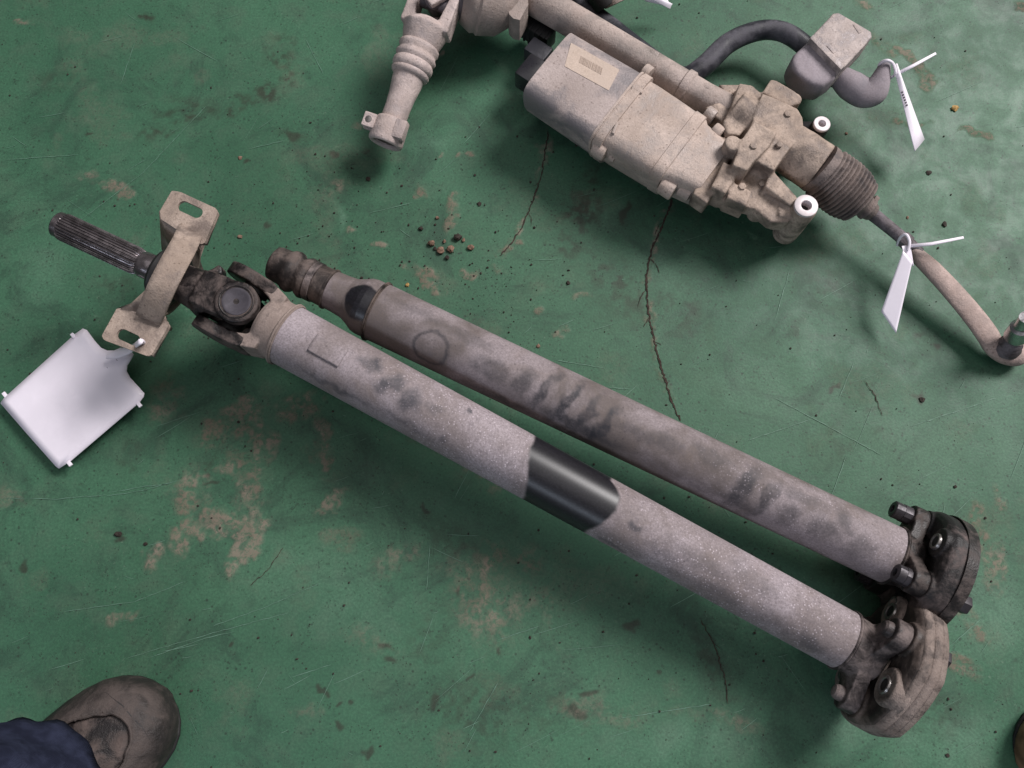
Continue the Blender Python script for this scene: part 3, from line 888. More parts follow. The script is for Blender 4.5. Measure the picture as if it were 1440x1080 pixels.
# yoke on the tube
J = A1.A.copy()
tj = 0.0
b = MB()
ty = A1.t(366, 450)
b.add(*lathe_vf(A1, [(A1.t(372, 453), A1.r(30, tl)), (A1.t(376, 456), A1.r(40.5, tl)), (A1.t(380, 458), A1.r(42, tl)), (A1.t(401, 469), A1.r(43.5, tl))], n=72))
rr = A1.r(1, 0)
for sg in (-1, 1):
    yo = 51 * rr * sg; yi = 36 * rr * sg
    def q(t, y, z): return J + A1.d * t * rr + A1.v * y * rr * sg + A1.u * z * rr
    ab = MB()
    ab.add(*cyl_vf(J + A1.v * yi - A1.d * 17 * rr, J + A1.v * (yo + sg * .002) - A1.d * 17 * rr, 32 * rr, n=40))
    ab.add(*prism_vf([q(-22, 37, 28), q(-22, 53, 28), q(24, 52, 28), q(36, 48, 29), q(36, 32, 29), q(16, 34, 28)],
                    bottom=[q(-22, 37, -28), q(-22, 53, -28), q(24, 52, -28), q(36, 48, -29), q(36, 32, -29), q(16, 34, -28)]))
    obj('yoke_arm', ab, M['yoke_dark'], S1, remesh=.0013, rsmooth=9)
    b.add(*prism_vf([q(14, 35, 26), q(14, 49, 26), q(28, 50, 29), q(54, 42, 30), q(54, 18, 34), q(30, 30, 29)],
                    bottom=[q(14, 35, -26), q(14, 49, -26), q(28, 50, -29), q(54, 42, -30), q(54, 18, -34), q(30, 30, -29)]))
b.add(*lathe_vf(A1, [(34 * rr, 36 * rr), (44 * rr, 40 * rr), (52 * rr, 42 * rr)], n=48))
obj('tube_yoke', b, M['yoke'], S1, remesh=.0013, rsmooth=9)
for sg in (-1, 1):
    obj('bearing_cap', cyl_vf(J + A1.v * 28 * rr * sg, J + A1.v * 50 * rr * sg, 19 * rr, n=36), M['blackr'], S1, bevel=.001)
# cross
b = MB()
b.add(*cyl_vf(J - A1.v * 32 * rr, J + A1.v * 32 * rr, 14 * rr)); b.add(*cyl_vf(J - ZV * 32 * rr, J + ZV * 32 * rr, 14 * rr))
obj('joint_cross', b, M['blackr'], S1)
# spline-side yoke
A0 = Axis(J_PX, .118, (83, 316), .150)
b = MB()
tt = lambda x, y: A0.t(x, y)
b.add(*lathe_vf(A0, [(36 * rr, 22 * rr), (42 * rr, 33 * rr), (54 * rr, 35 * rr), (66 * rr, 30 * rr), (86 * rr, 27 * rr), (120 * rr, 26 * rr)], n=56))
for sg in (-1, 1):
    zc = lambda z: A0.u * z * rr * sg
    b.add(*cyl_vf(J + zc(27), J + zc(46), 29 * rr, n=48))
    def q(t, y, z): return J + A0.d * t * rr + A0.v * y * rr + zc(z)
    b.add(*prism_vf([q(0, -27, 44), q(0, 27, 44), q(30, 27, 42), q(62, 24, 34), q(62, -24, 34), q(30, -27, 42)],
                    bottom=[q(0, -27, 27), q(0, 27, 27), q(24, 28, 24), q(62, 26, 4), q(62, -26, 4), q(24, -28, 24)]))
# forged corner nib
b.add(*prism_vf([J + A0.d * t * rr + A0.v * y * rr + A0.u * 14 * rr for t, y in ((40, 24), (52, 42), (57, 42), (68, 24))], thick=.016))
obj('spline_yoke', b, M['yoke_dark'], S1, remesh=.0013, rsmooth=7)
a2 = mkaxis(J + A0.u * 30 * rr, J + A0.u * 48 * rr)
cap = obj('bearing_cap', lathe_vf(a2, [(0, 20 * rr), (15.2 * rr, 20 * rr), (16.6 * rr, 19 * rr), (16.9 * rr, 17 * rr), (16.2 * rr, 15 * rr), (16.0 * rr, 4 * rr), (15.6 * rr, 2 * rr), (15.8 * rr, .001)], n=48), M['capm'], S1)
obj('snap_ring', torus_vf(J + A0.u * 46.2 * rr, A0.u, 22.3 * rr, 1.4 * rr, 48, 8), M['flange_dark'], S1)
# smooth journal and spline
b = MB()
ts0, ts1 = tt(198, 369), tt(86, 317)
b.add(*lathe_vf(A0, [(110 * rr, 17.5 * rr), (tt(226, 382), 17.5 * rr), (tt(224, 381), 18.8 * rr), (tt(202, 371), 18.8 * rr), (ts0, 17 * rr)], n=56))
obj('journal', b, M['spline'], S1)
NT_ = 30
def rmsp(th, k):
    return 1 + (.055 * np.tanh(3.2 * np.cos(NT_ * th)) - .02 if 1 <= k <= 4 else 0)
b = lathe_vf(A0, [(ts0 - .001, 16.0 * rr), (ts0 + .0005, 17.2 * rr), (ts0 + .006, 19.2 * rr), (ts1 - .006, 19.2 * rr), (ts1 - .003, 18.8 * rr), (ts1 - .002, 18.2 * rr), (ts1 + .004, 18.2 * rr), (ts1 + .0055, 16.6 * rr), (ts1 + .0056, 9 * rr), (ts1 + .003, 6 * rr)], n=240, rmod=rmsp)
obj('spline', b, M['spline'], S1, smooth=25)
# centre bearing and its strap bracket
tb = tt(238, 388)
b = lathe_vf(A0, [(tb - .014, 20 * rr), (tb - .014, 32 * rr), (tb - .010, 37 * rr), (tb + .010, 37 * rr), (tb + .014, 32 * rr), (tb + .014, 20 * rr)], n=56)
obj('centre_bearing', b, M['blackr'], S1)
# strap: an arch over the shaft from one foot to the other
zs = .078
strap_c = [(P(268, 324, .139), .0), (P(259, 346, .158), 0), (P(244, 372, .170), 0), (P(229, 401, .170), 0), (P(218, 426, .158), 0), (P(209, 449, .139), 0)]
sd = A0.d * -1
pts = np.array([c[0] for c in strap_c])
V = []; Fc = []
tsn = np.linspace(0, len(pts) - 1, 26)
sm_ = np.stack([np.interp(tsn, np.arange(len(pts)), pts[:, k]) for k in range(3)], 1)
for _ in range(4):
    sm_[1:-1] = (sm_[:-2] + sm_[1:-1] * 2 + sm_[2:]) / 4
for i, c in enumerate(sm_):
    for j in range(7):
        V.append(c + sd * ((j / 6 - .5) * .0295))
for i in range(len(sm_) - 1):
    for j in range(6):
        k = i * 7 + j; Fc.append((k, k + 7, k + 8, k + 1))
obj('strap', (V, Fc), M['bracket'], S1, solid=.0034, smooth=50)


def slot_plate(corners, s0, s1, hw, z, thick, mat, parent, name='mounting_plate'):
    """flat plate (photo-pixel corners at height z) with a long slot"""
    cs = [P(x, y, z) for x, y in corners]
    a = P(*s0, z); c = P(*s1, z); ctr = (a + c) / 2; d = nrm(c - a); s = np.cross(ZV, d); hl = np.linalg.norm(c - a) / 2
    N = 96; inner = []; outer = []
    for k in range(N):
        th = 2 * PI * k / N
        e = d * math.cos(th) + s * math.sin(th)
        # stadium radius along e
        lo, hi = 0, 1
        for _ in range(40):
            md_ = (lo + hi) / 2; x = abs(md_ * math.cos(th)); y = abs(md_ * math.sin(th))
            ins = (y < hw) if x < hl else (math.hypot(x - hl, y) < hw)
            lo, hi = (md_, hi) if ins else (lo, md_)
        inner.append(ctr + e * lo)
        best = 9
        for i in range(len(cs)):
            p, q_ = cs[i], cs[(i + 1) % len(cs)]
            A_ = np.array([[e[0], -(q_ - p)[0]], [e[1], -(q_ - p)[1]]])
            if abs(np.linalg.det(A_)) < 1e-12: continue
            r_, w_ = np.linalg.solve(A_, (p - ctr)[:2])
            if r_ > 0 and -1e-6 <= w_ <= 1 + 1e-6: best = min(best, r_)
        outer.append(ctr + e * best)
    dz = np.array([0, 0, thick])
    V = inner + outer + [p - dz for p in inner] + [p - dz for p in outer]
    Fc = []
    for k in range(N):
        j = (k + 1) % N
        Fc += [(k, j, N + j, N + k), (2 * N + k, 3 * N + k, 3 * N + j, 2 * N + j), (k, 2 * N + k, 2 * N + j, j), (N + k, N + j, 3 * N + j, 3 * N + k)]
    return obj(name, (V, Fc), mat, parent, smooth=30)


slot_plate([(242, 268), (254, 270), (304, 293), (306, 299), (287, 343), (280, 343), (226, 308), (225, 297)], (258, 290), (277, 299), .0066, .140, .0034, M['bracket'], S1)
slot_plate([(164, 434), (174, 433), (236, 452), (236, 460), (213, 499), (208, 501), (146, 478), (143, 472)], (172, 470), (189, 478), .0062, .134, .0034, M['bracket'], S1)


def wall(top, bot, name='bracket_wall'):
    V = []
    for (x, y, z), (x2, y2, z2) in zip(top, bot): V += [P(x, y, z), P(x2, y2, z2)]
    Fc = [(2 * i, 2 * i + 1, 2 * i + 3, 2 * i + 2) for i in range(len(top) - 1)]
    return obj(name, (V, Fc), M['bracket'], S1, solid=.0034)


# pressed walls running down from the plates
wall([(243, 270, .137), (226, 298, .137), (231, 309, .137), (262, 326, .137)], [(248, 284, .11), (229, 350, .06), (240, 364, .05), (262, 372, .06)])
wall([(288, 341, .137), (266, 330, .137)], [(276, 378, .09), (264, 372, .08)])
wall([(305, 298, .137), (288, 341, .137)], [(307, 302, .132), (290, 345, .132)])
wall([(165, 435, .131), (186, 436, .133), (212, 446, .131), (235, 455, .131)], [(184, 428, .142), (204, 408, .152), (214, 420, .146), (232, 446, .135)])
wall([(165, 435, .131), (200, 443, .131), (235, 455, .131)], [(190, 444, .08), (222, 456, .06), (242, 464, .09)])
wall([(236, 456, .131), (213, 499, .131)], [(239, 459, .125), (216, 502, .125)])
# bearing carrier foot standing on the floor
cb = A0.at(tt(238, 388))
obj('carrier_foot', MB().add(*prism_vf([cb + A0.v * y * rr + A0.u * z * rr - A0.d * .013 for y, z in ((-50, 0), (50, 0), (40, -60), (30, -100))] , bottom=[cb + A0.v * y * rr + A0.u * z * rr + A0.d * .013 for y, z in ((-50, 0), (50, 0), (40, -60), (30, -100))])), M['neck'], S1, bevel=.002)
# lower half of the bearing ring joining both walls
arc = [A0.at(tb) + (A0.v * math.cos(a) * 52 * rr + A0.u * math.sin(a) * 46 * rr) for a in np.linspace(PI * .98, PI * 2.02, 22)]
V = []; Fc = []
for c in arc: V += [c - A0.d * .0135, c + A0.d * .0135]
Fc = [(2 * i, 2 * i + 1, 2 * i + 3, 2 * i + 2) for i in range(len(arc) - 1)]
obj('bearing_cradle', (V, Fc), M['bracket'], S1, solid=.0034)

# ---------- far shaft (grimy)
A2 = Axis((530, 438), .094, (1254, 781), .072)
S2 = thing('propeller_shaft', 'grimy dark propeller shaft with ribbed boot end and round black coupling', 'propeller shaft', P(890, 620, 0))
ul, ur = A2.t(530, 438), A2.t(1254, 781)
r2 = A2.r(1, ul)


def paint2(mark, band, V, ang, T):
    sm = np.zeros(len(V))
    for (x, y, rl, rw, rt, st) in [(690, 520, 30, 14, 0, .55), (735, 535, 12, 22, 20, .6), (766, 550, 8, 40, 12, .75), (798, 566, 8, 42, 12, .8), (824, 586, 8, 40, 12, .8), (848, 600, 9, 34, 10, .95), (812, 600, 60, 8, 0, .7),
                                   (1048, 686, 12, 42, 14, .75), (1076, 704, 9, 38, 14, .65), (1040, 708, 30, 8, 0, .5), (1108, 725, 16, 18, 10, .6), (940, 622, 20, 12, 0, .5), (1160, 745, 24, 16, 0, .5), (1210, 770, 20, 20, 0, .4),
                                   (590, 440, 40, 10, 0, .35), (660, 475, 40, 10, 0, .3), (700, 560, 60, 8, 0, .5), (900, 610, 40, 8, 0, .35), (1000, 640, 30, 12, 10, .4), (1130, 700, 30, 10, 0, .35), (1190, 735, 16, 14, 40, .5), (600, 520, 40, 8, 0, .3)]:
        sm = np.maximum(sm, min(1.15 * st, 1) * mark(x, y, rl * 1.1, rw * 1.1, rt, .6, 1.0)[0] * (.78 + .3 * sstep(.35, .6, fbm(V, 70, 3, 70))))
    _, q = mark(606, 490, 26, 24, 0, .5, .7)
    sm = np.maximum(sm, .8 * np.exp(-((q - .95) / .13) ** 2))
    cl = np.zeros(len(V))
    sp = .6 * sstep(ul + .35, ul + .5, T) * sstep(.35, .6, fbm(V, 30, 3, 51))
    return sm, cl, sp


tube2 = tube_part('tube', A2, (530, 438), (1254, 781), 42.0, 41.5, M['tube2'], S2, paint2, m=560)
weld_ring(S2, A2, ul, A2.r(43.0, ul), M['neck'], .0018)
weld_ring(S2, A2, ur, A2.r(42.2, ur), M['flange_dark'], .0016)
# necked end with the big wet spot


def paint_neck(mark, band, V, ang, T):
    cl = mark(508, 424, 27, 27, 0, .12, .35)[0]
    return cl * 0, cl, cl * 0


neck = tube_part('neck', A2, (462, 406), (528.5, 437), 28, 41, M['tube2'], S2, paint_neck, n=160, m=150)
# give the neck its swollen profile
tA, tB = A2.t(462, 406), A2.t(528.5, 437)
co = np.empty(len(neck.data.vertices) * 3); neck.data.vertices.foreach_get('co', co); co = co.reshape(-1, 3)
rel = co + np.array(neck.parent.location) * 0 - A2.A
Tn = rel @ A2.d; rad = rel - Tn[:, None] * A2.d; rl = np.linalg.norm(rad, axis=1)
f = (Tn - tA) / (tB - tA)
prof = np.interp(f, [0, .12, .25, .45, .6, .72, .82, .9, 1], [27, 28, 28.5, 30, 35, 40, 41.5, 41.5, 41.3])
prof = prof * r2
ok = rl > 1e-6
co[ok] = A2.A + Tn[ok, None] * A2.d + rad[ok] / rl[ok, None] * prof[ok, None]
neck.data.vertices.foreach_set('co', co.ravel()); neck.data.update()
# boot
bt = lambda x: A2.t(x, 372 + (x - 390) * .4737)
rib = [(384, 20), (386, 23.5), (390, 25), (399, 25.5), (404, 26.5), (408, 29.5), (413, 30.5), (417, 29), (420, 25.5), (423, 25), (426, 28), (430, 30), (434, 29.5), (437, 26)]
o = obj('boot', lathe_px(A2, [(x, 372 + (x - 390) * .4737, r) for x, r in rib], n=72, rmod=lambda th, k: 1 + .012 * np.sin(5 * th + k)), M['boot'], S2, smooth=60)
obj('boot_clamp', lathe_px(A2, [(x, 372 + (x - 390) * .4737, r) for x, r in [(437, 26), (437.5, 29), (446, 29), (446.5, 26)]], n=72), M['flange'], S2)
obj('dark_collar', lathe_px(A2, [(x, 372 + (x - 390) * .4737, r) for x, r in [(446, 26), (447, 27.5), (462, 28), (463, 30), (465, 30), (466, 28)]], n=72), M['neck'], S2)
q0 = A2.at(bt(384)); obj('boot_bore', cyl_vf(q0 - A2.d * .0006, q0 + A2.d * .01, 17 * r2, n=40), M['blackr'], S2)
u0, u1 = s2t(A2, ur, 30), s2t(A2, ur, 74)
flange_arms(S2, A2, ur + .001, u0, A2.r(40.5, ur), .049, (30, 150, 270), M['flange_dark'], .018)
flex_coupling(S2, A2, u0, u1, .0690, .049, (30, 150, 270), (-30, 90, 210), {'disc': M['disc_dark']}, .03, 30)
for a in (30, 150, 270):
    hex_bolt(S2, A2, u0 - .034 - (.006 if a == 270 else 0), u0 - .004, .0495, a, .0105, .0100, M['bolt'])
    c = A2.pt(u1, .049, math.radians(a))
    obj('nut', cyl_vf(c, c + A2.d * .012, .0105, n=6), M['bolt'], S2, bevel=.001)
# pale metal hub band round the far half
obj('hub_band', lathe_vf(A2, [(u1 - .016, .0685), (u1 - .0158, .0696), (u1 - .003, .0690), (u1 + .001, .062), (u1 + .0012, .058)], n=96, cap=False, rmod=lambda th, k: 1.0), M['flange_dark'], S2)

# ------------------------------------------------------------------ STEERING RACK
RK = thing('steering_rack', 'dusty tan steering rack with electric motor, ribbed bellows and tie rod', 'steering rack', P(960, 170, 0))
ZR = .066
AR = Axis((700, -32), ZR, (905, 88), ZR)
obj('rack_tube', lathe_px(AR, [(640, -67, 23), (750, -3, 22.5), (850, 56, 22), (905, 88, 21.5), (990, 137, 21), (1035, 163, 24)], n=48), M['rackt'], RK)
b = MB()
b.add(*lathe_px(AR, [(958, 119, 21), (960, 120, 24), (968, 125, 24), (970, 126, 21)], n=40))
obj('tube_rib', b, M['rackt'], RK)
# small casting tabs along the tube
for x, y in ((921, 70), (997, 117)):
    obj('tube_tab', prism_px([(x - 5, y - 2), (x + 7, y + 4), (x + 4, y + 10), (x - 8, y + 4)], .086, .06), M['rackt'], RK, bevel=.0015)
# motor
AM = Axis((770, 91), .060, (867, 153), .060)
rmM = AM.r(1, 0)


def sup(th, p):
    return (np.abs(np.cos(th)) ** p + np.abs(np.sin(th)) ** p) ** (-1 / p)


def loft_px(ax, st, p, n=96, cap=True):
    return lathe_px(ax, st, n=n, rmod=lambda th, k: sup(th, p), cap=cap)


SEC = [(0, .1015), (.4, .1013), (.7, .1005), (.86, .0985), (.95, .0945), (.99, .0895), (1, .084), (.985, .072), (.93, .056), (.82, .040), (.64, .027), (.4, .018), (0, .014)]


def sec_loft(ax, st, lift=0.0, top=1.0):
    """loft of the flat-topped motor section; st: (px, py, half width px, vertical scale)"""
    half = [(y, z) for y, z in SEC]
    sec = half + [(-y, z) for y, z in half[-2:0:-1]]
    n = len(sec); V = []; Fc = []
    s_ = nrm(np.cross(ax.d, ZV))
    for x, y, wp, vs in st:
        t = ax.t(x, y); c = ax.at(t)
        for (yy, zz) in sec:
            p = c + s_ * yy * ax.r(wp, t); p[2] = .06 + (zz - .06) * vs; V.append(p)
    for k in range(len(st) - 1):
        for j in range(n):
            a = k * n + j; b_ = k * n + (j + 1) % n
            Fc.append((a, b_, b_ + n, a + n))
    Fc.append(tuple(range(n))); Fc.append(tuple((len(st) - 1) * n + j for j in range(n)))
    return V, Fc


AM = Axis((770, 91.5), .086, (867, 153), .086)
obj('motor_cover', sec_loft(AM, [(769.4, 91.2, 57, .95), (770.4, 91.8, 59, 1), (800, 110.5, 60.5, 1), (866, 152.4, 64, 1)]), M['cover'], RK, smooth=40)
obj('motor_flange', sec_loft(AM, [(865.8, 152.2, 60, .95), (866, 152.4, 66.5, 1.05), (868.8, 154.1, 66.5, 1.05), (869, 154.2, 64.5, 1.02), (870.4, 155.1, 64.5, 1.02), (870.6, 155.3, 67, 1.06), (881, 162, 67, 1.06), (881.3, 162.2, 62, 1)]), M['motor'], RK, smooth=40)
mb = obj('motor_body', sec_loft(AM, [(880, 161.3, 61, 1), (890, 167.6, 62, 1), (930, 193, 60.5, 1), (956, 209.5, 59, .99), (962, 213, 57, .98), (966, 216, 52, .97), (985, 228, 48, .96), (998, 236, 45, .95), (1004, 240, 40, .9)]), M['motor'], RK, smooth=40)
# flange lugs
for pts, zt, zb in [([(905, 92), (918, 100), (915, 114), (908, 124), (893, 118)], .088, .05),
                    ([(834, 204), (862, 222), (857, 221), (853, 217), (836, 209)], .07, .04)]:
    pass
def lug(px0, py0, px1, py1, rpx, z):
    a = P(px0, py0, z); c = P(px1, py1, z)
    return obj('flange_lug', cyl_vf(a, c, rpx * rmM, n=28), M['motor'], RK, bevel=.0025)


lug(904, 100, 914, 107, 12, .080); lug(836, 205, 853, 216, 12, .079); lug(858, 218, 866, 223, 7, .074)
lug(930, 258, 948, 270, 13, .076); lug(956, 264, 972, 274, 11, .074); lug(992, 158, 1004, 167, 11, .080); lug(1002, 182, 1014, 191, 11, .088)
obj('motor_band', sec_loft(AM, [(946, 203, 58, 1), (946.5, 203.4, 60.8, 1.035), (960, 212, 60, 1.035), (961, 212.7, 56, 1)]), M['motor'], RK, smooth=40)
obj('casting_rib', prism_px([(867, 170), (871, 171), (864, 188), (860, 186)], .1035, .09), M['motor'], RK, bevel=.001)
obj('casting_rib', prism_px([(890, 119), (905, 126), (903, 131), (888, 124)], .1040, .09), M['motor'], RK, bevel=.001)
# label and barcode on top of the cover
ztop = .1015
lab = [P(x, y, ztop + .0005) for x, y in ((803, 60), (871, 98), (856, 127), (794, 93))]
lo = obj('label', prism_vf(lab, thick=.0016), M['sticker'], RK, smooth=0)
b = MB(); ex = nrm(lab[1] - lab[0]); ey = nrm(lab[3] - lab[0])
o0 = P(817, 79, ztop + .0007)
rg = random.Random(2); x = 0
while x < .032:
    w = rg.choice((.0005, .0008, .0012)); c = o0 + ex * x + ey * .0045
    b.add(*box_vf(c, ex, ey, ZV, w / 2, .0048, .0002)); x += w + rg.choice((.0007, .001))
obj('barcode', b, M['bars'], lo, smooth=0)
# connectors on the left end
c = P(746, 105, .045)
AMd = AM.d
bx_ = MB().add(*box_vf(c, AMd, AM.v, ZV, .013, .019, .016)).add(*box_vf(c + AMd * .008, AMd, AM.v, ZV, .010, .015, .012))
obj('connector', bx_, M['black'], RK, bevel=.003)
c = P(757, 47, .03)
bx_ = MB().add(*box_vf(c, AMd, AM.v, ZV, .022, .011, .014))
for k in range(5):
    bx_.add(*box_vf(c + AMd * (k - 2) * .008, AMd, AM.v, ZV, .0018, .0125, .0155))
obj('connector', bx_, M['blackr'], RK, bevel=.0012)
b = MB().add(*box_vf(P(757, 76, .038), AMd, AM.v, ZV, .016, .012, .012))
obj('connector_socket', b, M['bar'], RK, bevel=.002)

# cast gear housing, fused from its bosses, ribs and sleeve
b = MB()
AS = Axis((1090, 196), .078, (1151, 236), .076)
b.add(*lathe_px(AS, [(1030, 157, 30), (1100, 202, 34), (1152, 236, 35)], n=56))
b.add(*lathe_px(AS, [(1120, 215, 35), (1132, 223, 35)], n=56))
for pts, zt, zb in [
    ([(1040, 116), (1058, 119), (1071, 130), (1068, 160), (1050, 178), (1040, 190), (1022, 188), (1016, 172), (1028, 150)], .098, .04),
    ([(1084, 111), (1092, 112), (1119, 128), (1120, 146), (1110, 150), (1072, 130)], .100, .05),
    ([(1072, 130), (1092, 138), (1122, 152), (1130, 166), (1130, 184), (1112, 208), (1088, 240), (1055, 222), (1045, 205), (1058, 170)], .108, .062),
    ([(1061, 169), (1093, 186), (1083, 204), (1062, 226), (1050, 240), (1030, 232), (1042, 198)], .118, .05),
    ([(1052, 222), (1090, 242), (1122, 277), (1110, 312), (1085, 313), (1062, 294), (1044, 290), (1004, 266), (1018, 236)], .082, .062),
    ([(1082, 240), (1092, 248), (1122, 280), (1112, 290), (1076, 262)], .094, .062),
    ([(1018, 226), (1042, 240), (1020, 272), (1000, 262)], .104, .062),
    ([(998, 262), (1012, 270), (1046, 288), (1040, 291), (1030, 288), (1022, 286), (1002, 274)], .086, .066),
    ([(1030, 255), (1058, 268), (1050, 290), (1022, 278)], .098, .062),
    ([(985, 288), (999, 264), (1006, 268), (991, 292)], .062, .052),
    ([(1014, 190), (1034, 202), (1012, 262), (994, 286), (974, 272), (990, 240)], .092, .062),
    ([(1011, 118), (1042, 118), (1040, 128), (1022, 134)], .080, .070),
    ([(992, 150), (1030, 135), (1040, 150), (1020, 176)], .085, .055)]:
    b.add(*prism_px(pts, zt, zb))
for x, y, r, zt, zb in [(1031, 200, 11, .116, .05), (1119, 138, 9, .098, .06), (1026, 243, 8, .106, .05), (1040, 281, 9, .09, .062), (1068, 292, 12, .075, .055), (1012, 270, 8, .09, .066)]:
    c = P(x, y, zt); b.add(*cyl_vf(np.array([c[0], c[1], zb]), c, r * rmM, n=28))
# mounting eye
c = P(1133, 290, .098)
b.add(*cyl_vf(np.array([c[0], c[1], .020]), c - ZV * .013, 17 * rmM, n=36))
c2 = P(1094, 290, .06)
b.add(*prism_vf([np.array([q[0], q[1], .086]) for q in (P(1092, 250, .09), P(1124, 276, .09), c + RT * .008, c - nrm(c - c2) * 0 - UP * .008, P(1090, 312, .07))], bottom=[np.array([q[0], q[1], .045]) for q in (P(1092, 250, .09), P(1124, 276, .09), c + RT * .008, c - UP * .008, P(1090, 312, .07))]))
obj('gear_housing', b, M['cast'], RK, remesh=.0012, rsmooth=26)
# fine cast nibs and screws on the housing
for x, y, r, z in [(1096, 203, 4.5, .112), (1060, 205, 5, .119), (1108, 160, 5, .109), (1072, 258, 5, .084), (1044, 262, 5, .099), (1050, 140, 6, .099)]:
    cc = P(x, y, z); obj('housing_screw', cyl_vf(cc - ZV * .004, cc + ZV * .0012, r * rmM, n=6), M['cast'], RK, bevel=.0006)


def bushing(px, py, z, rpx, zb, rubber):
    c = P(px, py, z); r = rpx * rmM
    g_ = mkaxis(np.array([c[0], c[1], zb]), c)
    L = g_.L
    rub = obj('bushing', lathe_vf(g_, [(0, r * 1.05), (L * .3, r * 1.1), (L * .9, r * 1.06), (L * .95, r), (L * .95, r * .44), (L - .012, r * .44), (L - .0121, .0002)], n=40, cap=False), M['blackr'] if rubber else M['cast'], RK)
    obj('bushing_sleeve', lathe_vf(g_, [(L * .6, r * .42), (L * .995, r * .42), (L + .0006, r * .47), (L + .0006, r * .9), (L, r * .97), (L * .93, r * .97)], n=40, cap=False), M['zinc'], rub)
    obj('bore_shade_plug', cyl_vf(np.array([c[0], c[1], zb + .001]), c - ZV * .0115, r * .43, n=32), M['blackr'], rub)  # black filler whose colour gives the darkness down the sleeve


bushing(1134, 289, .100, 15.5, .024, False)
bushing(1156, 174, .092, 11.5, .030, True)
obj('bushing_mount', cyl_vf(P(1124, 186, .062), P(1148, 186, .070), 14 * rmM), M['blackr'], RK, bevel=.002)
# bellows
AB = Axis((1150, 235), .076, (1232, 304), .050)
prof = [(0, 33.5), (.03, 34.5), (.06, 34.5), (.075, 33), (.12, 34)]
st = []
Lb = AB.t(1222, 297)
for f, r in prof: st.append((Lb * f, AB.r(r, 0)))
NR = 11
for k in range(NR):
    f0 = .13 + .70 * k / NR; env = np.interp(f0, [.13, .4, .6, .83], [37.5, 39.5, 38, 30])
    w = .70 / NR
    for ff, dr in ((.0, -3.6), (.22, -.6), (.38, .4), (.55, .4), (.7, -.6), (.95, -3.8)):
        st.append((Lb * (f0 + w * ff), AB.r(env + dr, 0)))
for f, r in ((.85, 22), (.88, 17), (.93, 15), (.94, 16.5), (.98, 16.5), (.99, 14), (1.06, 12), (1.08, 9)): st.append((Lb * f, AB.r(r, 0)))
obj('bellows', lathe_vf(AB, st, n=72), M['bellows'], RK, smooth=60)
t = Lb * .045
obj('bellows_clamp', lathe_vf(AB, [(t - .004, AB.r(34, 0)), (t - .004, AB.r(35.5, 0)), (t + .003, AB.r(35.5, 0)), (t + .003, AB.r(34, 0))], n=64), M['bellows'], RK)
ce = AB.at(Lb * .96) + AB.v * -AB.r(15, 0) + AB.u * .006
obj('clamp_ear', box_vf(ce, AB.d, AB.v, AB.u, .003, .004, .003), M['bellows'], RK, bevel=.0008)
# tie rod and its end
rr_ = .00086
obj('tie_rod', sweep_vf([P(1210, 288, .052), P(1232, 305, .050), P(1258, 326, .048), P(1276, 341, .046), P(1292, 356, .043)], [11 * rr_, 9.5 * rr_, 9 * rr_, 9 * rr_, 9 * rr_]), M['rod'], RK)
obj('lock_nut', cyl_vf(P(1268, 334, .0475), P(1278, 343, .0465), 11.5 * rr_, n=6), M['rod'], RK, bevel=.001)
obj('tie_rod_end', sweep_vf([P(1284, 351, .044), P(1292, 361, .043), P(1312, 380, .041), P(1340, 410, .036), P(1368, 443, .030), P(1388, 470, .024), P(1398, 487, .020), P(1412, 496, .018), P(1428, 499, .018), P(1442, 494, .018)],
                            [8 * rr_, 11.5 * rr_, 14.5 * rr_, 16 * rr_, 17 * rr_, 17.5 * rr_, 16 * rr_, 17 * rr_, 17 * rr_, 13 * rr_], flat=[1, .85, .55, .42, .4, .45, .6, .7, .8, .8], n=28), M['tie'], RK, smooth=60)
c0 = P(1415, 493, .022); c1 = P(1428, 474, .046); c2_ = P(1436, 458, .066); c3 = P(1444, 446, .090)
g_ = mkaxis(c0, c1)
obj('joint_boot', lathe_vf(g_, [(0, 17 * rr_), (g_.L * .25, 18 * rr_), (g_.L * .35, 15 * rr_), (g_.L * .55, 16 * rr_), (g_.L * .65, 13.5 * rr_), (g_.L * .9, 14 * rr_), (g_.L, 11 * rr_)], n=36), M['rod'], RK, smooth=60)
g_ = mkaxis(c1, c3)
obj('ball_stud', lathe_vf(g_, [(-.002, 12 * rr_), (0, 15 * rr_), (.004, 16 * rr_), (g_.L * .5, 14 * rr_), (g_.L * .55, 10 * rr_), (g_.L, 9.5 * rr_)], n=36), M['steel'], RK)

# pinion tower and steering column joint
b = MB()
c = P(684, 0, .10)
g_ = mkaxis(P(640, -10, .085), P(716, 4, .070))
L = g_.L
obj('pinion_housing', MB().add(*lathe_vf(g_, [(L * .12, 26 * rmM), (L * .14, 38 * rmM), (L * .3, 46 * rmM), (L * .34, 48 * rmM), (L * .42, 47 * rmM), (L * .46, 50 * rmM), (L * .8, 47 * rmM), (L * 1.0, 36 * rmM), (L * 1.15, 25 * rmM)], n=64)).add(
    *prism_px([(712, -6), (742, -4), (743, 6), (731, 28), (722, 26), (716, 20)], .09, .05)), M['rackt'], RK, smooth=50)
obj('dust_seal', lathe_vf(g_, [(L * .0, 20 * rmM), (L * .0, 28 * rmM), (L * .07, 34 * rmM), (L * .13, 34 * rmM)], n=48), M['rod'], RK)
AC = Axis((606, 22), .085, (542, 200), .045)
rc = AC.r(1, 0.05)
b = MB()
cy = lambda t, y, z: AC.at(AC.t(600, 38) + t * rc) + AC.v * y * rc + AC.u * z * rc
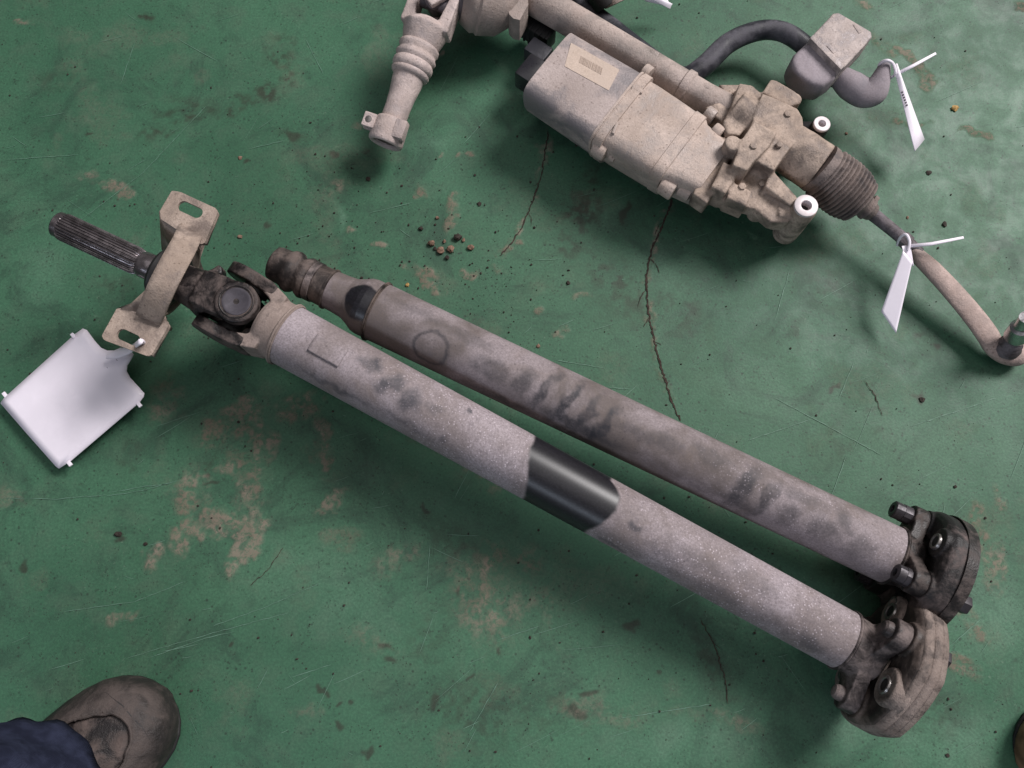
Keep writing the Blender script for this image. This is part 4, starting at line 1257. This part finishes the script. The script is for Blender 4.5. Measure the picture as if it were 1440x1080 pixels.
b.add(*lathe_vf(AC, [(AC.t(603, 30), 20 * rc), (AC.t(600, 40), 33 * rc), (AC.t(595, 52), 30 * rc), (AC.t(588, 68), 25 * rc)], n=48))
for sg in (-1, 1):
    b.add(*prism_vf([cy(-46, 22 * sg, 15), cy(-46, 35 * sg, 15), cy(6, 35 * sg, 17), cy(6, 16 * sg, 17)], bottom=[cy(-46, 22 * sg, -15), cy(-46, 35 * sg, -15), cy(6, 35 * sg, -17), cy(6, 16 * sg, -17)]))
obj('column_yoke', b, M['column'], RK, remesh=.0013, rsmooth=14)
b = MB(); jc = cy(-34, 0, 0)
b.add(*cyl_vf(jc - AC.v * 30 * rc, jc + AC.v * 30 * rc, 10 * rc)); b.add(*cyl_vf(jc - AC.u * 26 * rc, jc + AC.u * 26 * rc, 12 * rc))
obj('column_joint_cross', b, M['rod'], RK, bevel=.001)
# second yoke above, towards the pinion
b = MB()
gx_ = nrm(g_.A - jc)
b.add(*cyl_vf(jc + gx_ * .012, g_.at(L * .1), 15 * rc)); b.add(*box_vf(jc + AC.u * .020 + gx_ * .010, gx_, np.cross(AC.u, gx_), AC.u, .020, .013, .005)); b.add(*box_vf(jc - AC.u * .020 + gx_ * .010, gx_, np.cross(AC.u, gx_), AC.u, .020, .013, .005))
b.add(*cyl_vf(jc - AC.d * .03 - AC.v * .02, jc - AC.d * .016 - AC.v * .01, 13 * rc))
obj('pinion_yoke', b, M['column'], RK, remesh=.0013, rsmooth=6)
ay = lambda y: (606 + (542 - 606) * (y - 22) / 178, y)
st = [(62, 24), (66, 28.5), (70, 29), (74, 26.5), (77, 27), (81, 29.5), (84, 28.5), (87, 26.5), (90, 28.5), (94, 29), (98, 28), (100, 26), (103, 27.5), (107, 26), (109, 21)]
obj('column_boot', lathe_px(AC, [(*ay(y), r) for y, r in st], n=56), M['column'], RK, smooth=60)
obj('column_shaft', lathe_px(AC, [(*ay(y), r) for y, r in ((106, 22.5), (118, 21.5), (135, 19), (152, 17.8), (170, 17.8))], n=48), M['column'], RK)
b = MB()
ring = [(*ay(y), r) for y, r in ((168, 18.5), (170, 22), (173, 23.5), (198, 25), (202, 24), (203.5, 21), (201, 17), (186, 16))]
V, Fc = lathe_px(AC, ring, n=48, cap=True)
b.add(V, Fc)
ct = AC.at(AC.t(*ay(182)))
b.add(*cyl_vf(ct - AC.v * 0 + AC.v * 22 * rc - AC.u * 10 * rc, ct + AC.v * 32 * rc + AC.u * 8 * rc, 8 * rc))
b.add(*box_vf(ct + AC.v * 28 * rc, AC.d, AC.v, AC.u, 10 * rc, 9 * rc, 4.5 * rc)); b.add(*box_vf(ct + AC.v * 27 * rc + AC.u * 13 * rc, AC.d, AC.v, AC.u, 10 * rc, 9 * rc, 4.5 * rc))
b.add(*box_vf(ct - AC.v * 19 * rc + AC.u * 14 * rc, AC.d, AC.v, AC.u, 13 * rc, 8 * rc, 8 * rc))
obj('column_clamp', b, M['column'], RK, bevel=.0015)
obj('clamp_bore', cyl_vf(AC.at(AC.t(*ay(190))), AC.at(AC.t(*ay(198))), 16.6 * rc), M['neck'], RK)
obj('clamp_bolt', cyl_vf(ct + AC.v * 26 * rc - AC.u * 14 * rc, ct + AC.v * 28 * rc + AC.u * 18 * rc, 5 * rc, n=12), M['sleeve'], RK, bevel=.0006)

# ------------------------------------------------------------------ ANTI-ROLL BAR
BR = thing('anti_roll_bar', 'black bent anti-roll bar with grey clamped bushing and turned-up end', 'anti-roll bar', P(1100, 80, 0))
kr = .00083
bz = .045
obj('bar', sweep_vf([P(690, -92, .014), P(800, -8, .014), P(860, 38, .016), P(930, 92, .024), P(962, 108, .034), P(990, 93, .04), P(1020, 64, .044), P(1050, 48, .047), P(1082, 42, bz + .004), P(1112, 50, bz + .006), P(1150, 80, bz + .006), P(1178, 106, bz + .008)],
                    [15 * kr] * 4 + [16 * kr, 17 * kr, 16.5 * kr, 16 * kr, 15.5 * kr, 15.5 * kr, 15 * kr, 14.5 * kr], n=28), M['bar'], BR, smooth=60)
obj('bar_end', sweep_vf([P(1172, 101, .052), P(1182, 109, .053), P(1196, 120, .054), P(1214, 130, .056), P(1228, 128, .060), P(1236, 116, .066), P(1241, 102, .072), P(1245, 90, .076)],
                        [14 * kr, 18 * kr, 23 * kr, 25 * kr, 23 * kr, 17 * kr, 12 * kr, 7.5 * kr], flat=[1, 1, .95, .8, .85, 1, 1.1, 1.2], n=32), M['bush'], BR, smooth=60)
obj('bushing_block', prism_px([(1113, 84), (1118, 74), (1142, 52), (1184, 92), (1176, 108), (1158, 120), (1140, 117), (1120, 102)], .082, .044), M['bush'], BR, bevel=.014, seg=5)
b = MB().add(*prism_px([(1141, 51), (1172, 18), (1180, 17), (1226, 44), (1227, 52), (1186, 96)], .090, .050))
obj('clamp', b, M['bush_bracket'], BR, bevel=.003, seg=3)
obj('clamp_edge', prism_px([(1139, 53), (1144, 48), (1188, 92), (1183, 98)], .0925, .048), M['bush_bracket'], BR, bevel=.0012)
for pts in ([(1199, 34), (1204, 32), (1213, 44), (1208, 47)], [(1162, 64), (1168, 62), (1177, 72), (1172, 75)]):
    obj('clamp_dimple', prism_px(pts, .0908, .085), M['bush_bracket'], BR, bevel=.001)
obj('stop_ring', cyl_vf(P(1170, 100, .052), P(1182, 109, .053), 19 * kr), M['blackr'], BR, bevel=.002)
# second bushing at the top edge of the picture
a_, c_ = P(832, -18, .04), P(850, 0, .04)
obj('bushing_block', cyl_vf(P(856, -22, .045), P(866, 6, .030), 20 * kr, n=36), M['rackt'], BR, bevel=.003)
obj('bushing_core', cyl_vf(P(838, -16, .045), P(852, 8, .030), 20 * kr, n=36), M['blackr'], BR, bevel=.002)


# ------------------------------------------------------------------ TAGS
def hang_tag(label, cor, zs_, bulge, strip, loop, parent_zone):
    root = thing('hanging_tag', label, 'tag', P(*cor[2][:2], 0))
    c = [P(x, y, z) for (x, y), z in zip(cor, zs_)]
    obj('tag_sheet', sheet_vf(c, 18, 6, bulge), M['tagw'], root, solid=.0006)
    if strip:
        obj('tie_tail', ribbon_vf([P(x, y, z) for x, y, z in strip], [.0042] + [.0042] * (len(strip) - 2) + [.003], up=nrm(ZV + .2 * RT)), M['tagw'], root, solid=.0012)
    if loop:
        obj('tie_loop', sweep_vf([P(x, y, z) for x, y, z in loop], [.0019] * len(loop), n=8), M['tagw'], root)
    return root


t_ = hang_tag('white tag strip hanging from the turned-up end of the black bar', [(1256, 92), (1262, 92), (1300, 196), (1286, 213)], [.080, .080, .040, .045], (0, 0, .004),
              [(1261, 104, .078), (1285, 92, .082), (1316, 75, .088)], [(1236, 100, .062), (1237, 90, .078), (1247, 85, .088), (1256, 90, .086), (1259, 104, .080), (1250, 110, .066), (1246, 108, .060)], None)
c0 = P(1267, 128, .0705)
b = MB(); e1 = nrm(P(1276, 152, .062) - P(1266, 126, .072)); e2 = nrm(np.cross(e1, nrm(CP - c0)))
for k in range(6):
    b.add(*box_vf(P(1268.5 + 1.3 * k, 130 + 3.6 * k, .0725 - .0013 * k), e1, e2, np.cross(e1, e2), .0011, .0013, .0002))
obj('print', b, M['ink'], t_)
hang_tag('white tag strip hanging from the tie rod lock nut', [(1268, 346), (1280, 344), (1285, 374), (1274, 372)], [.060, .060, .052, .052], (0, 0, 0), [(1278, 346, .060), (1310, 343, .066), (1355, 334, .075)],
         [(1262, 345, .040), (1266, 334, .056), (1274, 330, .064), (1279, 340, .064), (1277, 352, .060)], None)
root = [o for o in COL.objects if o.get('label', '').startswith('white tag strip hanging from the tie rod')][0]
obj('tag_sheet', sheet_vf([P(1270, 352, .060), P(1283, 368, .057), P(1260, 469, .022), P(1239, 438, .026)], 8, 20, (0, 0, 0)), M['tagw'], root, solid=.0006)
hang_tag('tip of a white tag behind the steering rack tube', [(878, -22), (884, -26), (946, 6), (942, 13)], [.06, .06, .03, .03], (0, 0, .004), None, None, None)
t5 = [o for o in COL.objects if o.get('label', '').startswith('tip of a white')][0]
obj('tag_sheet', sheet_vf([P(880, -24, .058), P(936, -6, .04), P(944, 10, .03), P(908, 2, .034)], 8, 8), M['tagw'], t5, solid=.0006)

# big plate tag on the bracket
TG = thing('plate_tag', 'large blank white plastic tag tied to the slotted bracket', 'tag', P(100, 560, 0))
out = [(117, 462), (122, 464), (133, 479), (142, 489), (151, 493), (161, 493), (170, 489), (178, 490), (188, 498), (184, 506), (179, 514), (178, 522), (183, 531), (203, 553), (202, 558), (196, 566), (100, 648), (83, 659), (79, 656), (40, 612), (1, 567), (6, 560), (106, 470)]


def ztag(x, y):
    s = ((x - 180) * -.78 + (y - 490) * .62) / 200
    return .034 - .020 * min(max(s, 0), 1) ** .9


ctr = P(95, 562, ztag(95, 562))
Pt = [P(x, y, ztag(x, y)) for x, y in out]
V = [ctr]; Fc = []
rings = 7; n = len(Pt)
for k in range(1, rings + 1):
    for (x, y) in out:
        xx = 95 + (x - 95) * k / rings; yy = 562 + (y - 562) * k / rings
        V.append(P(xx, yy, ztag(xx, yy) + .0012 * math.sin(xx * .05)))
for j in range(n): Fc.append((0, 1 + j, 1 + (j + 1) % n))
for k in range(1, rings):
    for j in range(n):
        a = 1 + (k - 1) * n + j; c = 1 + (k - 1) * n + (j + 1) % n
        Fc.append((a, a + n, c + n, c))
obj('tag_sheet', (V, Fc), M['tagw'], TG, solid=.0016, smooth=60)
for x, y in ((103, 472), (7, 555), (98, 652), (196, 569)):
    z = ztag(x, y); d1 = nrm(P(x, y, z) - P(x + 6, y - 5, z)); d2 = np.cross(ZV, d1)
    s = nrm(P(95, 562, z) - P(x, y, z))
    obj('locking_nub', box_vf(P(x, y, z) , d2, d1, ZV, .0035, .0022, .0014), M['tagw'], TG, bevel=.0007)
obj('tie_neck', sweep_vf([P(150, 502, .042), P(168, 497, .052), P(184, 491, .085), P(194, 483, .138), P(199, 479, .145)], [.0025, .006, .006, .0042, .0028], flat=[.5, .45, .45, .5, .6], n=14), M['tagw'], TG, smooth=60)
obj('tie_loop', sweep_vf([P(199, 479, .145), P(202, 482, .132), P(196, 486, .100), P(180, 494, .058)], [.0022] * 4, n=8), M['tagw'], TG)
for x, y in ((165.5, 505), (152.5, 516)):
    obj('tag_eyelet', torus_vf(P(x, y, ztag(x, y) + .0012), ZV, .0016, .0006, 16, 6), M['ink'], TG)


# ------------------------------------------------------------------ PEOPLE'S FEET
def shoe(root, toe, direc, L, wid, hs, mat, opening=True, sc=1.0):
    """toe: floor point; direc: heel direction; hs: height profile"""
    d = nrm([direc[0], direc[1], 0]); s = np.cross(ZV, d)
    fs = np.array([0, .012, .035, .07, .12, .18, .25, .33, .42, .52, .62, .74, .86, .95, 1.0])
    ws = np.array([.12, .36, .56, .74, .88, .96, 1.0, 1.0, .97, .92, .85, .78, .72, .62, .40]) * wid
    h = np.interp(fs, hs[0], hs[1])
    n = 112; NR_ = 220
    edge_loop = []
    for q_ in np.linspace(-1.35, 1.35, 22):
        f_ = .47 - .37 * math.cos(q_); y_ = .06 + .70 * math.sin(q_)
        edge_loop.append((int(round((f_ ** (1 / 1.15)) * (NR_ - 1))), int(round(math.acos(max(-1, min(1, y_))) / (2 * PI) * n))))
    def build(k_w, k_h, cut):
        V = []; Fc = []
        F2 = np.linspace(0, 1, NR_) ** 1.15; w2 = np.interp(F2, fs, ws); h2 = np.interp(F2, fs, h)
        bend = -.10 * np.sin(PI * F2) * wid
        for f_, w_, h_, b_ in zip(F2, w2, h2, bend):
            for j in range(n):
                a = 2 * PI * j / n
                cx, sy = math.cos(a), math.sin(a)
                p = 2.5
                y = np.sign(cx) * abs(cx) ** (2 / p) * w_ * k_w
                z = (np.sign(sy) * abs(sy) ** (2 / 2.3))
                z = h_ * k_h * (0.30 + .70 * z) if z > 0 else h_ * k_h * .30 * (1 + z)
                V.append(np.asarray(toe) + d * L * f_ + s * (y + b_) + ZV * z)
        for i in range(NR_ - 1):
            for j in range(n):
                a = i * n + j; c = i * n + (j + 1) % n
                if cut:
                    m_ = (F2[i] + F2[i + 1]) / 2; am = 2 * PI * (j + .5) / n
                    yy = math.cos(am)
                    if math.sin(am) > 0 and (m_ - .47) ** 2 / .37 ** 2 + ((yy - .06) / .70) ** 2 < 1: continue
                Fc.append((a, c, c + n, a + n))
        Fc.append(tuple(range(n - 1, -1, -1))); Fc.append(tuple((NR_ - 1) * n + j for j in range(n)))
        return V, Fc
    up_ = obj('shoe', build(1, 1, opening), mat, root, smooth=70, solid=.003 if opening else 0)
    if opening:
        obj('tongue', build(.93, .93, False), M['yoke_dark'], up_, smooth=70)
    V0, _ = build(1.0, 1.004, False)
    sj = list(range(10, 46, 3))
    obj('toe_seam', sweep_vf([V0[int(24 + 10 * ((k_ / 11 - .5) * 2) ** 2) * n + j] for k_, j in enumerate(sj)], [.0014] * len(sj), n=8), M['blackr'], up_)
    rim = [V0[i_ * n + j_] for i_, j_ in edge_loop]
    if opening:
        obj('collar_edge', sweep_vf(rim, [.0019] * len(rim), n=8), mat, up_)
    # welt line and sole
    so = build(1.012, .16, False)
    obj('sole', so, M['blackr'], up_, smooth=60)
    return up_, d, s


PN = thing('person', 'dark navy trouser leg and scuffed brown shoe of a standing person', 'person', P(120, 1040, 0))
toe = P(222, 978, .03); toe[2] = 0
dw = P(100, 1121, 0) - P(243, 978, 0)
shoe(PN, toe, dw, .285, .062, ([0, .02, .06, .15, .28, .4, .6, 1], [.030, .044, .056, .066, .080, .098, .105, .085]), M['leather'])
# toe-cap seam
d = nrm([dw[0], dw[1], 0]); s = np.cross(ZV, d)
# trouser leg: folds over the shoe, rises out of the picture
V = []; Fc = []
fr = P(112, 1036, .095)
base = np.array([fr[0], fr[1], 0]) + d * .083
n = 56; K = 26
for k in range(K):
    f_ = k / (K - 1); z = .062 + f_ * .36
    r = .074 + .008 * f_
    cen = base + d * (.030 * f_) + s * (.0 * f_)
    for j in range(n):
        a = 2 * PI * j / n
        wob = 1 + .05 * math.sin(3 * a + 7 * f_) * (1 - f_ * .5) + .03 * math.sin(6 * a - 20 * f_) + .022 * math.sin(11 * a + 34 * f_)
        frontlift = .030 * max(0, -math.cos(a)) * (1 - f_)     # hem rides up over the instep
        V.append(cen + d * math.cos(a) * r * 1.12 * wob + s * math.sin(a) * r * .98 * wob + ZV * (z - .062 + .062 + frontlift + .006 * math.sin(9 * f_ * PI) * math.cos(a * 2)))
for k in range(K - 1):
    for j in range(n):
        a = k * n + j; c = k * n + (j + 1) % n
        Fc.append((a, c, c + n, a + n))
obj('trouser_leg', (V, Fc), M['cloth'], PN, solid=.0025, smooth=180)

P2 = thing('loose_shoe', 'tan leather shoe with its rounded toe beside the dusty coupling', 'shoe', P(1500, 1000, 0))
toe2 = P(1456, 1084, .03); toe2[2] = 0
shoe(P2, toe2, P(1620, 990, 0) - P(1448, 1080, 0), .28, .052, ([0, .02, .06, .15, .28, .4, .6, 1], [.030, .042, .052, .060, .080, .105, .125, .11]), M['tanleather'], True)
